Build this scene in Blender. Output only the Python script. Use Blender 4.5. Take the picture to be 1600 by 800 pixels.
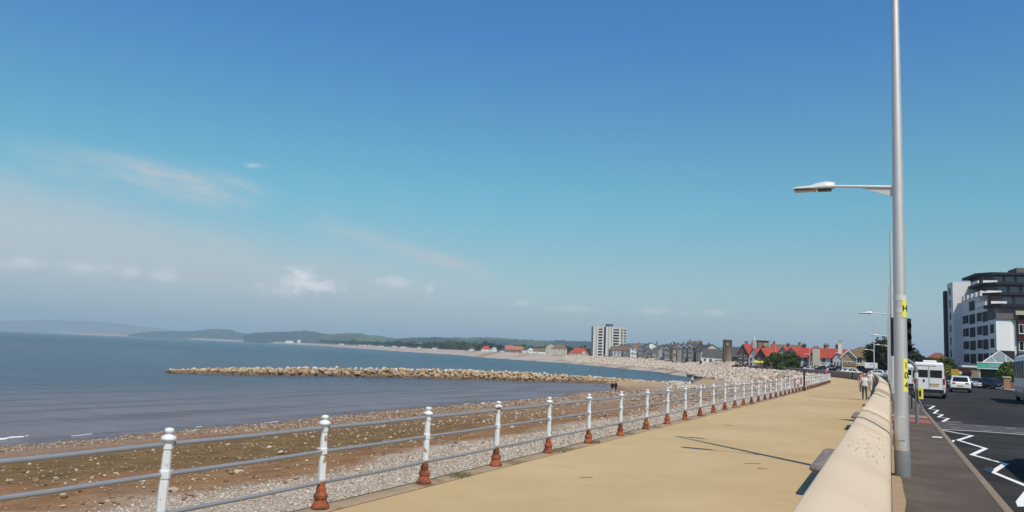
import bpy, bmesh, math, random
import numpy as np
from mathutils import Vector, Matrix, Euler

for o in list(bpy.data.objects): bpy.data.objects.remove(o, do_unlink=True)
SC = bpy.context.scene
COL = SC.collection
rng = random.Random(7)
nrng = np.random.default_rng(11)
R = math.radians

# ------------------------------------------------------------------ camera
FPX = 1230.0; CH = 1.96
ROLL = math.atan(.0442); PITCH = R(7.0086); YAW = R(25.7317)
fw = Vector((-math.sin(YAW)*math.cos(PITCH), math.cos(YAW)*math.cos(PITCH), math.sin(PITCH)))
r0 = Vector((math.cos(YAW), math.sin(YAW), 0)); u0 = r0.cross(fw)
rt = r0*math.cos(ROLL)+u0*math.sin(ROLL); up = -r0*math.sin(ROLL)+u0*math.cos(ROLL)
cd = bpy.data.cameras.new('camera'); cam = bpy.data.objects.new('camera', cd); COL.objects.link(cam)
cd.sensor_width = 36; cd.lens = FPX/1600*36; cd.clip_start = .05; cd.clip_end = 80000
mw = Matrix((( rt.x, up.x, -fw.x, 0), (rt.y, up.y, -fw.y, 0), (rt.z, up.z, -fw.z, CH), (0,0,0,1)))
cam.matrix_world = mw
SC.camera = cam

def ray(px, py):
    return fw + rt*((px-800)/FPX) + up*((400-py)/FPX)
def at(px, D, z=0.0):
    """point at ground distance D in the direction of the horizon pixel px"""
    d = ray(px, 516+.0442*px); k = D/math.hypot(d.x, d.y)
    return Vector((d.x*k, d.y*k, z))
def hz(px, py, D):
    d = ray(px, py); return CH + d.z*D/math.hypot(d.x, d.y)
def un(px, py, z=0.0):
    d = ray(px, py); t = (z-CH)/d.z
    return Vector((d.x*t, d.y*t, z))
def pxw(px, D, n):
    """metres covered by n pixels at ground distance D"""
    return n*D*math.cos(math.atan2(at(px,1).x, at(px,1).y)+YAW)/FPX

# ------------------------------------------------------------------ light, sky
SUN_EL = R(54.5); SUN_DIR = Vector((.71*math.cos(SUN_EL), -.704*math.cos(SUN_EL), math.sin(SUN_EL))).normalized()
sl = bpy.data.lights.new('sun', 'SUN'); so = bpy.data.objects.new('sun', sl); COL.objects.link(so)
sl.energy = 4.5; sl.angle = R(.55); sl.color = (1.0, .90, .755)
so.rotation_euler = SUN_DIR.to_track_quat('Z', 'Y').to_euler()
W = bpy.data.worlds.new('World'); SC.world = W; W.use_nodes = True
nt = W.node_tree; N = nt.nodes; L = nt.links
for n in list(N): N.remove(n)
def nd(T, **kw):
    n = N.new(T)
    for k, v in kw.items(): setattr(n, k, v)
    return n
def setin(nt_, sock, v):
    if v is None: return
    if isinstance(v, bpy.types.NodeSocket): nt_.links.new(v, sock)
    else: sock.default_value = v
def mth(tree, op, a, b=None, c=None, clamp=False):
    n = tree.nodes.new('ShaderNodeMath'); n.operation = op; n.use_clamp = clamp
    for i, v in enumerate((a, b, c)): setin(tree, n.inputs[i], v)
    return n.outputs[0]
def mixc(tree, f, a, b, mode='MIX'):
    n = tree.nodes.new('ShaderNodeMix'); n.data_type = 'RGBA'; n.blend_type = mode
    setin(tree, n.inputs[0], f)
    for s, v in ((6, a), (7, b)):
        if isinstance(v, (tuple, list)) and len(v) == 3: v = tuple(v)+(1,)
        setin(tree, n.inputs[s], v)
    return n.outputs[2]
def mrange(tree, v, a, b, c=0., d=1., smooth=True):
    n = tree.nodes.new('ShaderNodeMapRange'); n.interpolation_type = 'SMOOTHSTEP' if smooth else 'LINEAR'
    setin(tree, n.inputs[0], v)
    for i, x in enumerate((a, b, c, d)): n.inputs[i+1].default_value = x
    return n.outputs[0]
def noise(tree, vec, scale, detail=4, rough=.5, dist=0.):
    n = tree.nodes.new('ShaderNodeTexNoise'); n.inputs['Scale'].default_value = scale
    n.inputs['Detail'].default_value = detail; n.inputs['Roughness'].default_value = rough
    n.inputs['Distortion'].default_value = dist
    if vec is not None: tree.links.new(vec, n.inputs['Vector'])
    return n.outputs['Fac']
sky = nd('ShaderNodeTexSky', sky_type='NISHITA', sun_disc=False)
sky.sun_elevation = SUN_EL; sky.sun_rotation = math.atan2(SUN_DIR.x, SUN_DIR.y)
sky.altitude = 0; sky.air_density = 1.0; sky.dust_density = .6; sky.ozone_density = 2.6
tc = nd('ShaderNodeTexCoord'); sx = nd('ShaderNodeSeparateXYZ'); L.new(tc.outputs['Generated'], sx.inputs[0])
az = mth(nt, 'MULTIPLY', mth(nt, 'ARCTAN2', sx.outputs[0], sx.outputs[1]), 57.2958)
el = mth(nt, 'MULTIPLY', mth(nt, 'ARCSINE', sx.outputs[2]), 57.2958)
# colour of the air itself with height
hs = nd('ShaderNodeHueSaturation'); hs.inputs['Saturation'].default_value = 1.1; L.new(sky.outputs[0], hs.inputs['Color'])
SKY_LOW = (.92, .90, .92); SKY_MID = (.88, 1.0, .88); SKY_UP = (.72, 1.21, 1.05); SKY_TOP = (.52, 1.04, 1.36)
tint = mixc(nt, mrange(nt, el, 0, 7), SKY_LOW, SKY_MID)
tint = mixc(nt, mrange(nt, el, 5, 12), tint, SKY_UP)
tint = mixc(nt, mrange(nt, el, 11, 25), tint, SKY_TOP)
base = mixc(nt, 1.0, hs.outputs[0], tint, 'MULTIPLY')
def cxyz(x, y, z=0.):
    n = nd('ShaderNodeCombineXYZ')
    for i, v in enumerate((x, y, z)): setin(nt, n.inputs[i], v)
    return n.outputs[0]
# thin cirrus sheet rising to the left: el_edge falls with az
wob = noise(nt, cxyz(mth(nt,'MULTIPLY',az,.10), mth(nt,'MULTIPLY',el,.35)), 1.0, 4, .55)
tilt = mth(nt, 'ADD', el, mth(nt, 'MULTIPLY', mth(nt, 'ADD', az, 30.), .145))       # el + .145*(az+30)
tilt = mth(nt, 'ADD', tilt, mth(nt, 'MULTIPLY', mth(nt,'SUBTRACT',wob,.5), 3.2))
streak = noise(nt, cxyz(mth(nt,'MULTIPLY',az,.12), mth(nt,'MULTIPLY',tilt,1.0), 3.), 1.3, 6, .6, .4)
low = mth(nt, 'MULTIPLY', mrange(nt, tilt, 6.9, 2.4), mrange(nt, el, 1.2, 4.0))
low = mth(nt, 'MULTIPLY', low, mrange(nt, az, -21, -33))
low = mth(nt, 'MULTIPLY', low, mth(nt, 'ADD', .36, mth(nt,'MULTIPLY',streak,.78)))
elw = mth(nt, 'ADD', mth(nt,'ADD',el,mth(nt,'MULTIPLY',mth(nt,'ADD',az,50.),.05)), mth(nt,'MULTIPLY',mth(nt,'SUBTRACT',wob,.5),1.6))
hi = mth(nt, 'MULTIPLY', mrange(nt, elw, 8.4, 10.3), mrange(nt, elw, 12.2, 10.4))
hi = mth(nt, 'MULTIPLY', hi, mth(nt,'MULTIPLY',mrange(nt, az, -41.5, -47), mrange(nt, az, -62, -52)))
hi = mth(nt, 'MULTIPLY', hi, mrange(nt, streak, .25, .75, .12, .85))
t2 = mth(nt,'ADD', mth(nt,'ADD', el, mth(nt,'MULTIPLY', mth(nt,'ADD',az,29.3), .254)), mth(nt,'MULTIPLY',mth(nt,'SUBTRACT',wob,.5),1.4))
wisp = mth(nt,'MULTIPLY', mth(nt,'MULTIPLY', mrange(nt,t2,4.2,5.9), mrange(nt,t2,7.0,6.1)), mth(nt,'MULTIPLY', mrange(nt,az,-43,-36), mrange(nt,az,-25,-30)))
wisp = mth(nt,'MULTIPLY',wisp,mrange(nt,streak,.2,.75,.12,.85))
cir = mth(nt, 'MAXIMUM', mth(nt,'MAXIMUM',low,wisp), hi)
gen = mth(nt, 'MULTIPLY', mrange(nt, streak, .45, .8), mth(nt,'MULTIPLY', mrange(nt, el, 13, 6), mrange(nt, az, -22, -36)))
cir = mth(nt, 'MAXIMUM', cir, mth(nt, 'MULTIPLY', gen, .35))
CIRC = nd('ShaderNodeRGB'); CIRC.outputs[0].default_value = (5.3, 5.7, 5.95, 1)
skyc = mixc(nt, cir, base, CIRC.outputs[0])
# pale haze band close to the horizon
skyc = mixc(nt, mrange(nt, el, 5.5, 0.0, 0, .55), skyc, (2.9, 3.8, 4.3))
# small cumulus heads
lump = noise(nt, cxyz(mth(nt,'MULTIPLY',az,1.0), mth(nt,'MULTIPLY',el,1.5), 9.), 1.3, 4, .55)
CUM = [(-40.6,4.35,1.5,1.1,1.0),(-39.6,4.05,2.2,.62,.9),(-41.8,3.7,2.2,.6,.55),(-34.2,4.7,1.3,.5,.75),(-31.6,4.3,.5,.45,.6),(-57.6,4.2,1.9,.55,.55),(-54.1,4.2,2.1,.6,.55),
       (-51.6,4.15,1.0,.5,.45),(-49.5,4.1,1.3,.65,.55),(-15.6,3.45,1.6,.38,.5),(-24.9,3.6,.9,.4,.45),(-21.2,3.35,2.2,.32,.4),(-11.2,3.4,1.2,.4,.42),
       (-13.2,3.3,.8,.25,.3),(-44.5,12.1,.8,.22,.45),(-5.5,3.0,1.4,.3,.18)]
cm = None
for a, e, wa, we, s in CUM:
    dx = mth(nt, 'DIVIDE', mth(nt, 'SUBTRACT', az, a), wa)
    dyv = mth(nt, 'SUBTRACT', el, e)
    dy = mth(nt, 'DIVIDE', dyv, we)
    r = mth(nt, 'SQRT', mth(nt, 'ADD', mth(nt,'MULTIPLY',dx,dx), mth(nt,'MULTIPLY',dy,dy)))
    r = mth(nt, 'ADD', r, mth(nt, 'MULTIPLY', mth(nt,'SUBTRACT',lump,.5), 1.8))
    m = mth(nt, 'MULTIPLY', mrange(nt, r, 1.15, .0), s*(1.1 if s >= .9 else .8))
    cm = m if cm is None else mth(nt, 'MAXIMUM', cm, m)
skyc = mixc(nt, cm, skyc, (8.3, 8.3, 8.3))
bg = nd('ShaderNodeBackground'); bg.inputs['Strength'].default_value = .105
L.new(skyc, bg.inputs['Color']); wo = nd('ShaderNodeOutputWorld'); L.new(bg.outputs[0], wo.inputs[0])
SC.view_settings.view_transform = 'Standard'; SC.view_settings.look = 'None'
SC.view_settings.exposure = 0.0; SC.view_settings.gamma = 1; SC.view_settings.use_curve_mapping = False
SC.render.engine = 'CYCLES'
SC.cycles.volume_bounces = 0; SC.cycles.max_bounces = 6; SC.cycles.use_denoising = True
SC.cycles.transparent_max_bounces = 12

# ------------------------------------------------------------------ materials
MATS = {}
def M(name, col, rough=.7, metal=0., var=0., vs=3., bump=0., bs=20., spec=None, col2=None, c2s=1., c2lo=.45, c2hi=.6, detail=4, world=False):
    if name in MATS: return MATS[name]
    m = bpy.data.materials.new(name); m.use_nodes = True; t = m.node_tree; b = t.nodes['Principled BSDF']
    b.inputs['Roughness'].default_value = rough; b.inputs['Metallic'].default_value = metal
    if spec is None and rough >= .7: spec = .18
    if spec is not None: b.inputs['Specular IOR Level'].default_value = spec
    c = tuple(col)+(1,)
    if var or col2 or bump:
        co = t.nodes.new('ShaderNodeNewGeometry').outputs['Position'] if world else t.nodes.new('ShaderNodeTexCoord').outputs['Object']
    if col2:
        f = mrange(t, noise(t, co, c2s, 6, .6), c2lo, c2hi)
        c = mixc(t, f, c, tuple(col2)+(1,))
    if var:
        nz = noise(t, co, vs, detail, .6)
        k = mth(t, 'ADD', 1-var, mth(t, 'MULTIPLY', nz, 2*var))
        cc = t.nodes.new('ShaderNodeCombineXYZ')
        for i in range(3): t.links.new(k, cc.inputs[i])
        c = mixc(t, 1.0, c, cc.outputs[0], 'MULTIPLY')
    setin(t, b.inputs['Base Color'], c)
    if bump:
        bn = t.nodes.new('ShaderNodeBump'); bn.inputs['Strength'].default_value = bump; bn.inputs['Distance'].default_value = .02
        t.links.new(noise(t, co, bs, 4, .6), bn.inputs['Height']); t.links.new(bn.outputs[0], b.inputs['Normal'])
    MATS[name] = m; return m

# ------------------------------------------------------------------ mesh helpers
def tag(o, label=None, cat=None, group=None, kind=None):
    if label: o['label'] = label
    if cat: o['category'] = cat
    if group: o['group'] = group
    if kind: o['kind'] = kind
    return o
def empty(name, loc=(0,0,0), rz=0., label=None, cat=None, group=None):
    o = bpy.data.objects.new(name, None); COL.objects.link(o); o.location = loc; o.rotation_euler = (0,0,rz)
    return tag(o, label, cat, group)
def kids(o): return [c for c in bpy.data.objects if c.parent == o]
def dup(o, loc=None, rz=None, label=None, parent=None, _cache={}):
    c = o.copy(); COL.objects.link(c)
    if parent is not None: c.parent = parent
    if loc is not None: c.location = loc
    if rz is not None: c.rotation_euler = (0,0,rz)
    if label: c['label'] = label
    for k in list(o.children): dup(k, parent=c)
    return c
class MB:
    def __init__(s): s.v = []; s.f = []; s.m = []; s.sm = []
    def add(s, vs, fs, mi=0, smooth=False):
        n = len(s.v); s.v += [tuple(v) for v in vs]; s.f += [tuple(n+i for i in f) for f in fs]
        s.m += [mi]*len(fs); s.sm += [smooth]*len(fs); return s
    def box(s, x0, x1, y0, y1, z0, z1, mi=0):
        v = [(x,y,z) for z in (z0,z1) for x,y in ((x0,y0),(x1,y0),(x1,y1),(x0,y1))]
        return s.add(v, [(3,2,1,0),(4,5,6,7),(0,1,5,4),(1,2,6,5),(2,3,7,6),(3,0,4,7)], mi)
    def obox(s, c, sz, rz=0, mi=0):
        ca, sa = math.cos(rz), math.sin(rz); a, b, h = sz[0]/2, sz[1]/2, sz[2]/2
        v = [(c[0]+x*ca-y*sa, c[1]+x*sa+y*ca, c[2]+z) for z in (-h,h) for x,y in ((-a,-b),(a,-b),(a,b),(-a,b))]
        return s.add(v, [(3,2,1,0),(4,5,6,7),(0,1,5,4),(1,2,6,5),(2,3,7,6),(3,0,4,7)], mi)
    def prism(s, poly, z0, z1, mi=0):
        n = len(poly); v = [(p[0],p[1],z0) for p in poly]+[(p[0],p[1],z1) for p in poly]
        f = [tuple(range(n-1,-1,-1)), tuple(range(n,2*n))]+[(i,(i+1)%n,n+(i+1)%n,n+i) for i in range(n)]
        return s.add(v, f, mi)
    def tube(s, pts, r, n=8, mi=0, cap=True, smooth=True):
        pts = [Vector(p) for p in pts]; rr = r if isinstance(r, (list,tuple)) else [r]*len(pts)
        vs = []; ref = None
        for i, p in enumerate(pts):
            d = (pts[min(i+1,len(pts)-1)]-pts[max(i-1,0)]).normalized()
            if ref is None: ref = d.orthogonal().normalized()
            a = (ref-d*ref.dot(d)); a = a.normalized() if a.length > 1e-6 else d.orthogonal().normalized(); ref = a; b = d.cross(a)
            vs += [p+(a*math.cos(2*math.pi*k/n)+b*math.sin(2*math.pi*k/n))*rr[i] for k in range(n)]
        fs = [(i*n+k, i*n+(k+1)%n, (i+1)*n+(k+1)%n, (i+1)*n+k) for i in range(len(pts)-1) for k in range(n)]
        s.add(vs, fs, mi, smooth)
        if cap: s.add(vs[:n], [tuple(range(n-1,-1,-1))], mi); s.add(vs[-n:], [tuple(range(n))], mi)
        return s
    def lathe(s, prof, n=12, c=(0,0,0), mi=0, smooth=True, flat=None):
        vs = [(c[0]+r*math.cos(2*math.pi*k/n), c[1]+r*math.sin(2*math.pi*k/n), c[2]+z) for r,z in prof for k in range(n)]
        fs = [(i*n+k, i*n+(k+1)%n, (i+1)*n+(k+1)%n, (i+1)*n+k) for i in range(len(prof)-1) for k in range(n)]
        s.add(vs, fs, mi, smooth)
        s.add(vs[:n], [tuple(range(n-1,-1,-1))], mi); s.add(vs[-n:], [tuple(range(n))], mi)
        return s
    def build(s, name, mats, parent=None, bevel=0., loc=None):
        me = bpy.data.meshes.new(name); me.from_pydata(s.v, [], s.f)
        if not isinstance(mats, (list,tuple)): mats = [mats]
        for m in mats: me.materials.append(m)
        me.polygons.foreach_set('material_index', s.m); me.polygons.foreach_set('use_smooth', s.sm); me.update()
        o = bpy.data.objects.new(name, me); COL.objects.link(o)
        if parent: o.parent = parent
        if loc: o.location = loc
        if bevel:
            b = o.modifiers.new('bevel','BEVEL'); b.width = bevel; b.segments = 2; b.limit_method = 'ANGLE'; b.angle_limit = R(40)
        return o
def npmesh(name, V, F, mats, mi=None, smooth=False, parent=None, tint=None):
    """V (n,3), F (m,k) index array"""
    V = np.asarray(V, dtype=np.float32); F = np.asarray(F, dtype=np.int32); k = F.shape[1]
    me = bpy.data.meshes.new(name); me.vertices.add(len(V)); me.vertices.foreach_set('co', V.ravel())
    me.loops.add(F.size); me.loops.foreach_set('vertex_index', F.ravel())
    me.polygons.add(len(F)); me.polygons.foreach_set('loop_start', np.arange(0, F.size, k, dtype=np.int32))
    me.polygons.foreach_set('loop_total', np.full(len(F), k, dtype=np.int32))
    if smooth: me.polygons.foreach_set('use_smooth', np.ones(len(F), dtype=bool))
    if not isinstance(mats, (list,tuple)): mats = [mats]
    for m in mats: me.materials.append(m)
    if mi is not None: me.polygons.foreach_set('material_index', np.asarray(mi, dtype=np.int32))
    me.update(calc_edges=True)
    if tint is not None:
        a = me.attributes.new('tint', 'FLOAT', 'POINT'); a.data.foreach_set('value', np.asarray(tint, dtype=np.float32))
    o = bpy.data.objects.new(name, me); COL.objects.link(o)
    if parent: o.parent = parent
    return o
def text_mesh(body, size, mat, name, parent, loc, rot, depth=.002):
    cu = bpy.data.curves.new('text', 'FONT'); cu.body = body; cu.size = size; cu.extrude = depth; cu.align_x = 'CENTER'; cu.align_y = 'CENTER'
    t = bpy.data.objects.new('text', cu); COL.objects.link(t)
    bpy.context.view_layer.update()
    me = bpy.data.meshes.new_from_object(t.evaluated_get(bpy.context.evaluated_depsgraph_get()))
    bpy.data.objects.remove(t); bpy.data.curves.remove(cu)
    me.materials.clear(); me.materials.append(mat)
    o = bpy.data.objects.new(name, me); COL.objects.link(o); o.parent = parent; o.location = loc; o.rotation_euler = rot
    return o
def offset_line(P, d):
    """offset a 2d polyline to its right by d"""
    out = []
    for i, p in enumerate(P):
        a = P[max(i-1,0)]; b = P[min(i+1,len(P)-1)]
        t = Vector((b[0]-a[0], b[1]-a[1])).normalized(); n = Vector((t.y, -t.x))
        out.append((p[0]+n.x*d, p[1]+n.y*d))
    return out
def resample(P, step):
    """Catmull-Rom then even spacing"""
    Q = [np.array(p[:2], float) for p in P]; out = []
    for i in range(len(Q)-1):
        p0 = Q[max(i-1,0)]; p1 = Q[i]; p2 = Q[i+1]; p3 = Q[min(i+2,len(Q)-1)]
        n = max(2, int(np.linalg.norm(p2-p1)/step))
        for k in range(n):
            t = k/n
            out.append(tuple(.5*((2*p1)+(-p0+p2)*t+(2*p0-5*p1+4*p2-p3)*t*t+(-p0+3*p1-3*p2+p3)*t**3)))
    out.append(tuple(Q[-1])); return out
def strip(name, A, B, zA, zB, mat, kind='structure', rows=1, parent=None):
    V = []; n = len(A)
    for r in range(rows+1):
        t = r/rows
        for a, b in zip(A, B):
            V.append((a[0]+(b[0]-a[0])*t, a[1]+(b[1]-a[1])*t, (zA+(zB-zA)*t) if not callable(zA) else zA(a, b, t)))
    F = [(r*n+i, r*n+i+1, (r+1)*n+i+1, (r+1)*n+i) for r in range(rows) for i in range(n-1)]
    o = npmesh(name, V, F, mat, parent=parent)
    if kind: o['kind'] = kind
    return o

# ------------------------------------------------------------------ key lines
WALL = [(0,-4),(0,20),(0,40),(-.1,60),(-.5,84)]
WALL += [tuple(at(p,D)[:2]) for p,D in ((1372,116),(1345,145),(1300,176),(1262,218),(1222,262),(1190,292),(1150,332),(1100,440))]
WL = resample(WALL, 3.0)
EDGE = [(-6.36,-40),(-6.36,20),(-6.36,60),(-6.62,90),(-7.15,111),(-9.6,119),(-14.,131)]
EDGE += [tuple(at(p,D)[:2]) for p,D in ((1290,163),(1262,196),(1222,245),(1190,278),(1150,320),(1100,430),(1050,500),(1000,560),(960,620),(880,745),(820,850),(760,980),(720,1200),(640,1500),(560,2280),(480,4700),(400,5600),(300,7300),(200,8800),(95,10300))]
EL = resample(EDGE[:15], 3.0)
S = -4.3

# ------------------------------------------------------------------ sea
def mat_water():
    m = bpy.data.materials.new('sea_water'); m.use_nodes = True; t = m.node_tree; b = t.nodes['Principled BSDF']
    g = t.nodes.new('ShaderNodeNewGeometry').outputs['Position']; s = t.nodes.new('ShaderNodeSeparateXYZ'); t.links.new(g, s.inputs[0])
    mp = t.nodes.new('ShaderNodeMapping'); mp.inputs['Rotation'].default_value = (0,0,R(25)); mp.inputs['Scale'].default_value = (.55,1.9,1); t.links.new(g, mp.inputs[0])
    w1 = noise(t, mp.outputs[0], 1.1, 5, .62, .3); w2 = noise(t, mp.outputs[0], .22, 4, .6, .2)
    patch = noise(t, g, .018, 4, .55, .6); streaks = noise(t, mp.outputs[0], .035, 5, .6, .5)
    # muddy near the beach (x > -75 for y < 180), clean further out
    sh = mth(t, 'ADD', s.outputs[0], mth(t, 'MULTIPLY', mth(t,'SUBTRACT',patch,.5), 40.))
    mud = mth(t, 'MULTIPLY', mrange(t, sh, -105, -46), mrange(t, s.outputs[1], 260, 190))
    far = mrange(t, s.outputs[1], 180, 420)
    deep = mixc(t, far, (.034,.062,.092), (.002,.038,.062))
    mp2 = t.nodes.new('ShaderNodeMapping'); mp2.inputs['Scale'].default_value = (.45,.035,1); mp2.inputs['Rotation'].default_value = (0,0,R(3)); t.links.new(g, mp2.inputs[0])
    band = noise(t, mp2.outputs[0], 1., 4, .6, .3)
    deep = mixc(t, mrange(t, streaks, .40, .70, 0, .5), deep, (.070,.085,.12))
    c = mixc(t, mud, deep, mixc(t, mrange(t, band, .46, .62), (.155,.128,.140), (.095,.070,.070)))
    k = mth(t, 'ADD', .58, mth(t,'MULTIPLY', mth(t,'ADD',mth(t,'MULTIPLY',w2,.7),mth(t,'MULTIPLY',w1,.3)), .85)); cc = t.nodes.new('ShaderNodeCombineXYZ')  # light and dark of the ripples painted into the colour along the crests
    for i in range(3): t.links.new(k, cc.inputs[i])
    c = mixc(t, 1., c, cc.outputs[0], 'MULTIPLY')
    t.links.new(c, b.inputs['Base Color'])
    b.inputs['Roughness'].default_value = .22; b.inputs['IOR'].default_value = 1.33
    b.inputs['Specular IOR Level'].default_value = .16
    hgt = mth(t, 'ADD', mth(t,'MULTIPLY',w1,.45), mth(t,'MULTIPLY',w2,.9))
    bn = t.nodes.new('ShaderNodeBump'); bn.inputs['Strength'].default_value = .9; bn.inputs['Distance'].default_value = .85
    t.links.new(hgt, bn.inputs['Height']); t.links.new(bn.outputs[0], b.inputs['Normal'])
    return m
sea = npmesh('sea', [(-14000,-3000,S),(2000,-3000,S),(2000,14500,S),(-14000,14500,S)], [(0,1,2,3)], mat_water()); sea['kind'] = 'structure'

# ------------------------------------------------------------------ beach height
SPIT = [(-22,150,-1.9,9),(-34,163,-2.6,12),(-50,186,-3.45,12),(-64,192,-3.75,10),(-78,176,-3.8,9),(-92,160,-3.9,8),(-104,138,-4.05,7),(-112,116,-4.2,6)]
def seg_dist(X, Y, P):
    best = np.full(X.shape, 1e9); side = np.zeros(X.shape); par = np.zeros(X.shape)
    for i in range(len(P)-1):
        ax, ay = P[i][:2]; bx, by = P[i+1][:2]; dx, dy = bx-ax, by-ay; l2 = dx*dx+dy*dy
        t = np.clip(((X-ax)*dx+(Y-ay)*dy)/l2, 0, 1); qx, qy = ax+t*dx, ay+t*dy
        d = np.hypot(X-qx, Y-qy); cr = dx*(Y-ay)-dy*(X-ax)
        k = d < best; best = np.where(k, d, best); side = np.where(k, np.sign(cr), side); par = np.where(k, i+t, par)
    return best, side, par
WID = {0:37,1:37,2:38,3:38,4:38,5:37,6:35,7:33,8:31,9:26,10:20,11:16,12:20,13:34,14:50}
_VN = {}
def vnoise(X, Y, sc, seed=0):
    r = _VN.setdefault(seed, np.random.default_rng(seed).random((257,257))); x = (X*sc) % 256; y = (Y*sc) % 256
    x0 = x.astype(int); y0 = y.astype(int); fx = x-x0; fy = y-y0; fx = fx*fx*(3-2*fx); fy = fy*fy*(3-2*fy)
    return (r[x0,y0]*(1-fx)+r[x0+1,y0]*fx)*(1-fy)+(r[x0,y0+1]*(1-fx)+r[x0+1,y0+1]*fx)*fy
EB = EDGE[:15]
def beach_z(X, Y):
    X = np.asarray(X, float); Y = np.asarray(Y, float)
    d, side, par = seg_dist(X, Y, EB)
    w = np.interp(par, sorted(WID), [WID[k] for k in sorted(WID)])
    t = d*side/w*37
    z = np.interp(t, [-400,-3,0,.3,3.4,7,37,54,200], [-.7,-.7,-.5,-.5,-1.3,-1.62,-4.3,-5.5,-9])
    nz = (vnoise(X+900,Y+900,.33,1)-.5)*.10+(vnoise(X+900,Y+900,.09,2)-.5)*.26+(vnoise(X+900,Y+900,1.1,3)-.5)*.035
    z = np.where(side > 0, z+nz*np.clip(t/8,0,1), z)
    ds, _, ps = seg_dist(X, Y, SPIT)
    zr = np.interp(ps, range(len(SPIT)), [p[2] for p in SPIT]); hw = np.interp(ps, range(len(SPIT)), [p[3] for p in SPIT])
    sp = zr-(ds/hw)**2*.75+nz*.5
    k = .25; h = np.clip(.5+.5*(z-sp)/k,0,1)
    zz = sp*(1-h)+z*h+k*h*(1-h)
    return np.where(side > 0, zz, z)
def mat_beach():
    m = bpy.data.materials.new('beach_sand_shingle'); m.use_nodes = True; t = m.node_tree; b = t.nodes['Principled BSDF']
    g = t.nodes.new('ShaderNodeNewGeometry').outputs['Position']; s = t.nodes.new('ShaderNodeSeparateXYZ'); t.links.new(g, s.inputs[0])
    big = noise(t, g, .12, 5, .6, .5); med = noise(t, g, .8, 5, .65); fine = noise(t, g, 7., 5, .7)
    z = mth(t, 'ADD', s.outputs[2], mth(t, 'MULTIPLY', mth(t,'SUBTRACT',big,.5), .9))
    sand = mixc(t, mrange(t, med, .35, .65), (.200,.104,.044), (.275,.155,.072))
    sand = mixc(t, mrange(t, big, .52, .66, 0, .6), sand, (.36,.165,.075))
    olive = mixc(t, mrange(t, med, .35,.65), (.125,.080,.028), (.185,.118,.044))
    f_ol = mth(t, 'MULTIPLY', mrange(t, z, -2.15, -2.45), mrange(t, z, -3.35, -3.1))
    nearm = mrange(t, s.outputs[1], 62, 35)
    c = mixc(t, mth(t,'MULTIPLY',f_ol,mth(t,'ADD',mth(t,'MULTIPLY',nearm,.75),.12)), sand, olive)
    gravel = mixc(t, mrange(t, fine, .35,.65), (.19,.12,.08), (.33,.23,.16))
    c = mixc(t, mrange(t, z, -3.2, -3.45), c, gravel)
    # drier pebbly beach further along, pale yellow sand on the spit
    dry = mixc(t, mrange(t, fine, .35,.68), (.27,.205,.15), (.42,.34,.26))
    c = mixc(t, mth(t,'MULTIPLY',mrange(t, s.outputs[1], 45, 105), mrange(t, mth(t,'ADD',z,mth(t,'MULTIPLY',med,.6)), -3.5, -2.9)), c, dry)
    yel = mixc(t, mrange(t, fine, .35,.68), (.34,.235,.12), (.46,.34,.19))
    c = mixc(t, mth(t,'MULTIPLY',mrange(t, s.outputs[1], 140, 172), mth(t,'MULTIPLY',mrange(t, s.outputs[0], -36, -46), mrange(t, s.outputs[2], -4.15, -3.9))), c, yel)
    gy = noise(t, g, 9., 5, .75)
    shin = mixc(t, mrange(t, gy, .35,.65), (.31,.255,.195), (.50,.43,.35))
    c = mixc(t, mrange(t, z, -1.95, -1.62), c, shin)
    weed = mth(t, 'MULTIPLY', mrange(t, noise(t, g, .5, 5, .7), .62, .70), mrange(t, z, -1.9, -2.2))
    c = mixc(t, mth(t,'MULTIPLY',weed,.75), c, (.075,.072,.022))
    wet = mrange(t, s.outputs[2], -4.08, -4.28)
    c = mixc(t, mth(t,'MULTIPLY',wet,.6), c, (.11,.075,.06))
    k = mth(t, 'ADD', .72, mth(t, 'MULTIPLY', fine, .56)); cc = t.nodes.new('ShaderNodeCombineXYZ')
    for i in range(3): t.links.new(k, cc.inputs[i])
    c = mixc(t, 1., c, cc.outputs[0], 'MULTIPLY')
    t.links.new(c, b.inputs['Base Color']); b.inputs['Roughness'].default_value = .85; b.inputs['Specular IOR Level'].default_value = .15
    bn = t.nodes.new('ShaderNodeBump'); bn.inputs['Strength'].default_value = .8; bn.inputs['Distance'].default_value = .06
    t.links.new(mth(t,'ADD',fine,mth(t,'MULTIPLY',med,1.5)), bn.inputs['Height']); t.links.new(bn.outputs[0], b.inputs['Normal'])
    return m
MBEACH = mat_beach()
gx = np.concatenate([np.linspace(-135,-60,76)[:-1], np.linspace(-60,-5,140)])
gy = np.concatenate([np.linspace(-10,70,200)[:-1], np.linspace(70,345,300)])
GX, GY = np.meshgrid(gx, gy); GZ = beach_z(GX, GY)
nx, ny = len(gx), len(gy); idx = np.arange(nx*ny).reshape(ny,nx)
F = np.stack([idx[:-1,:-1],idx[:-1,1:],idx[1:,1:],idx[1:,:-1]],-1).reshape(-1,4)
bh = npmesh('beach', np.stack([GX,GY,GZ],-1).reshape(-1,3), F, MBEACH, smooth=True); bh['kind'] = 'structure'

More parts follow.
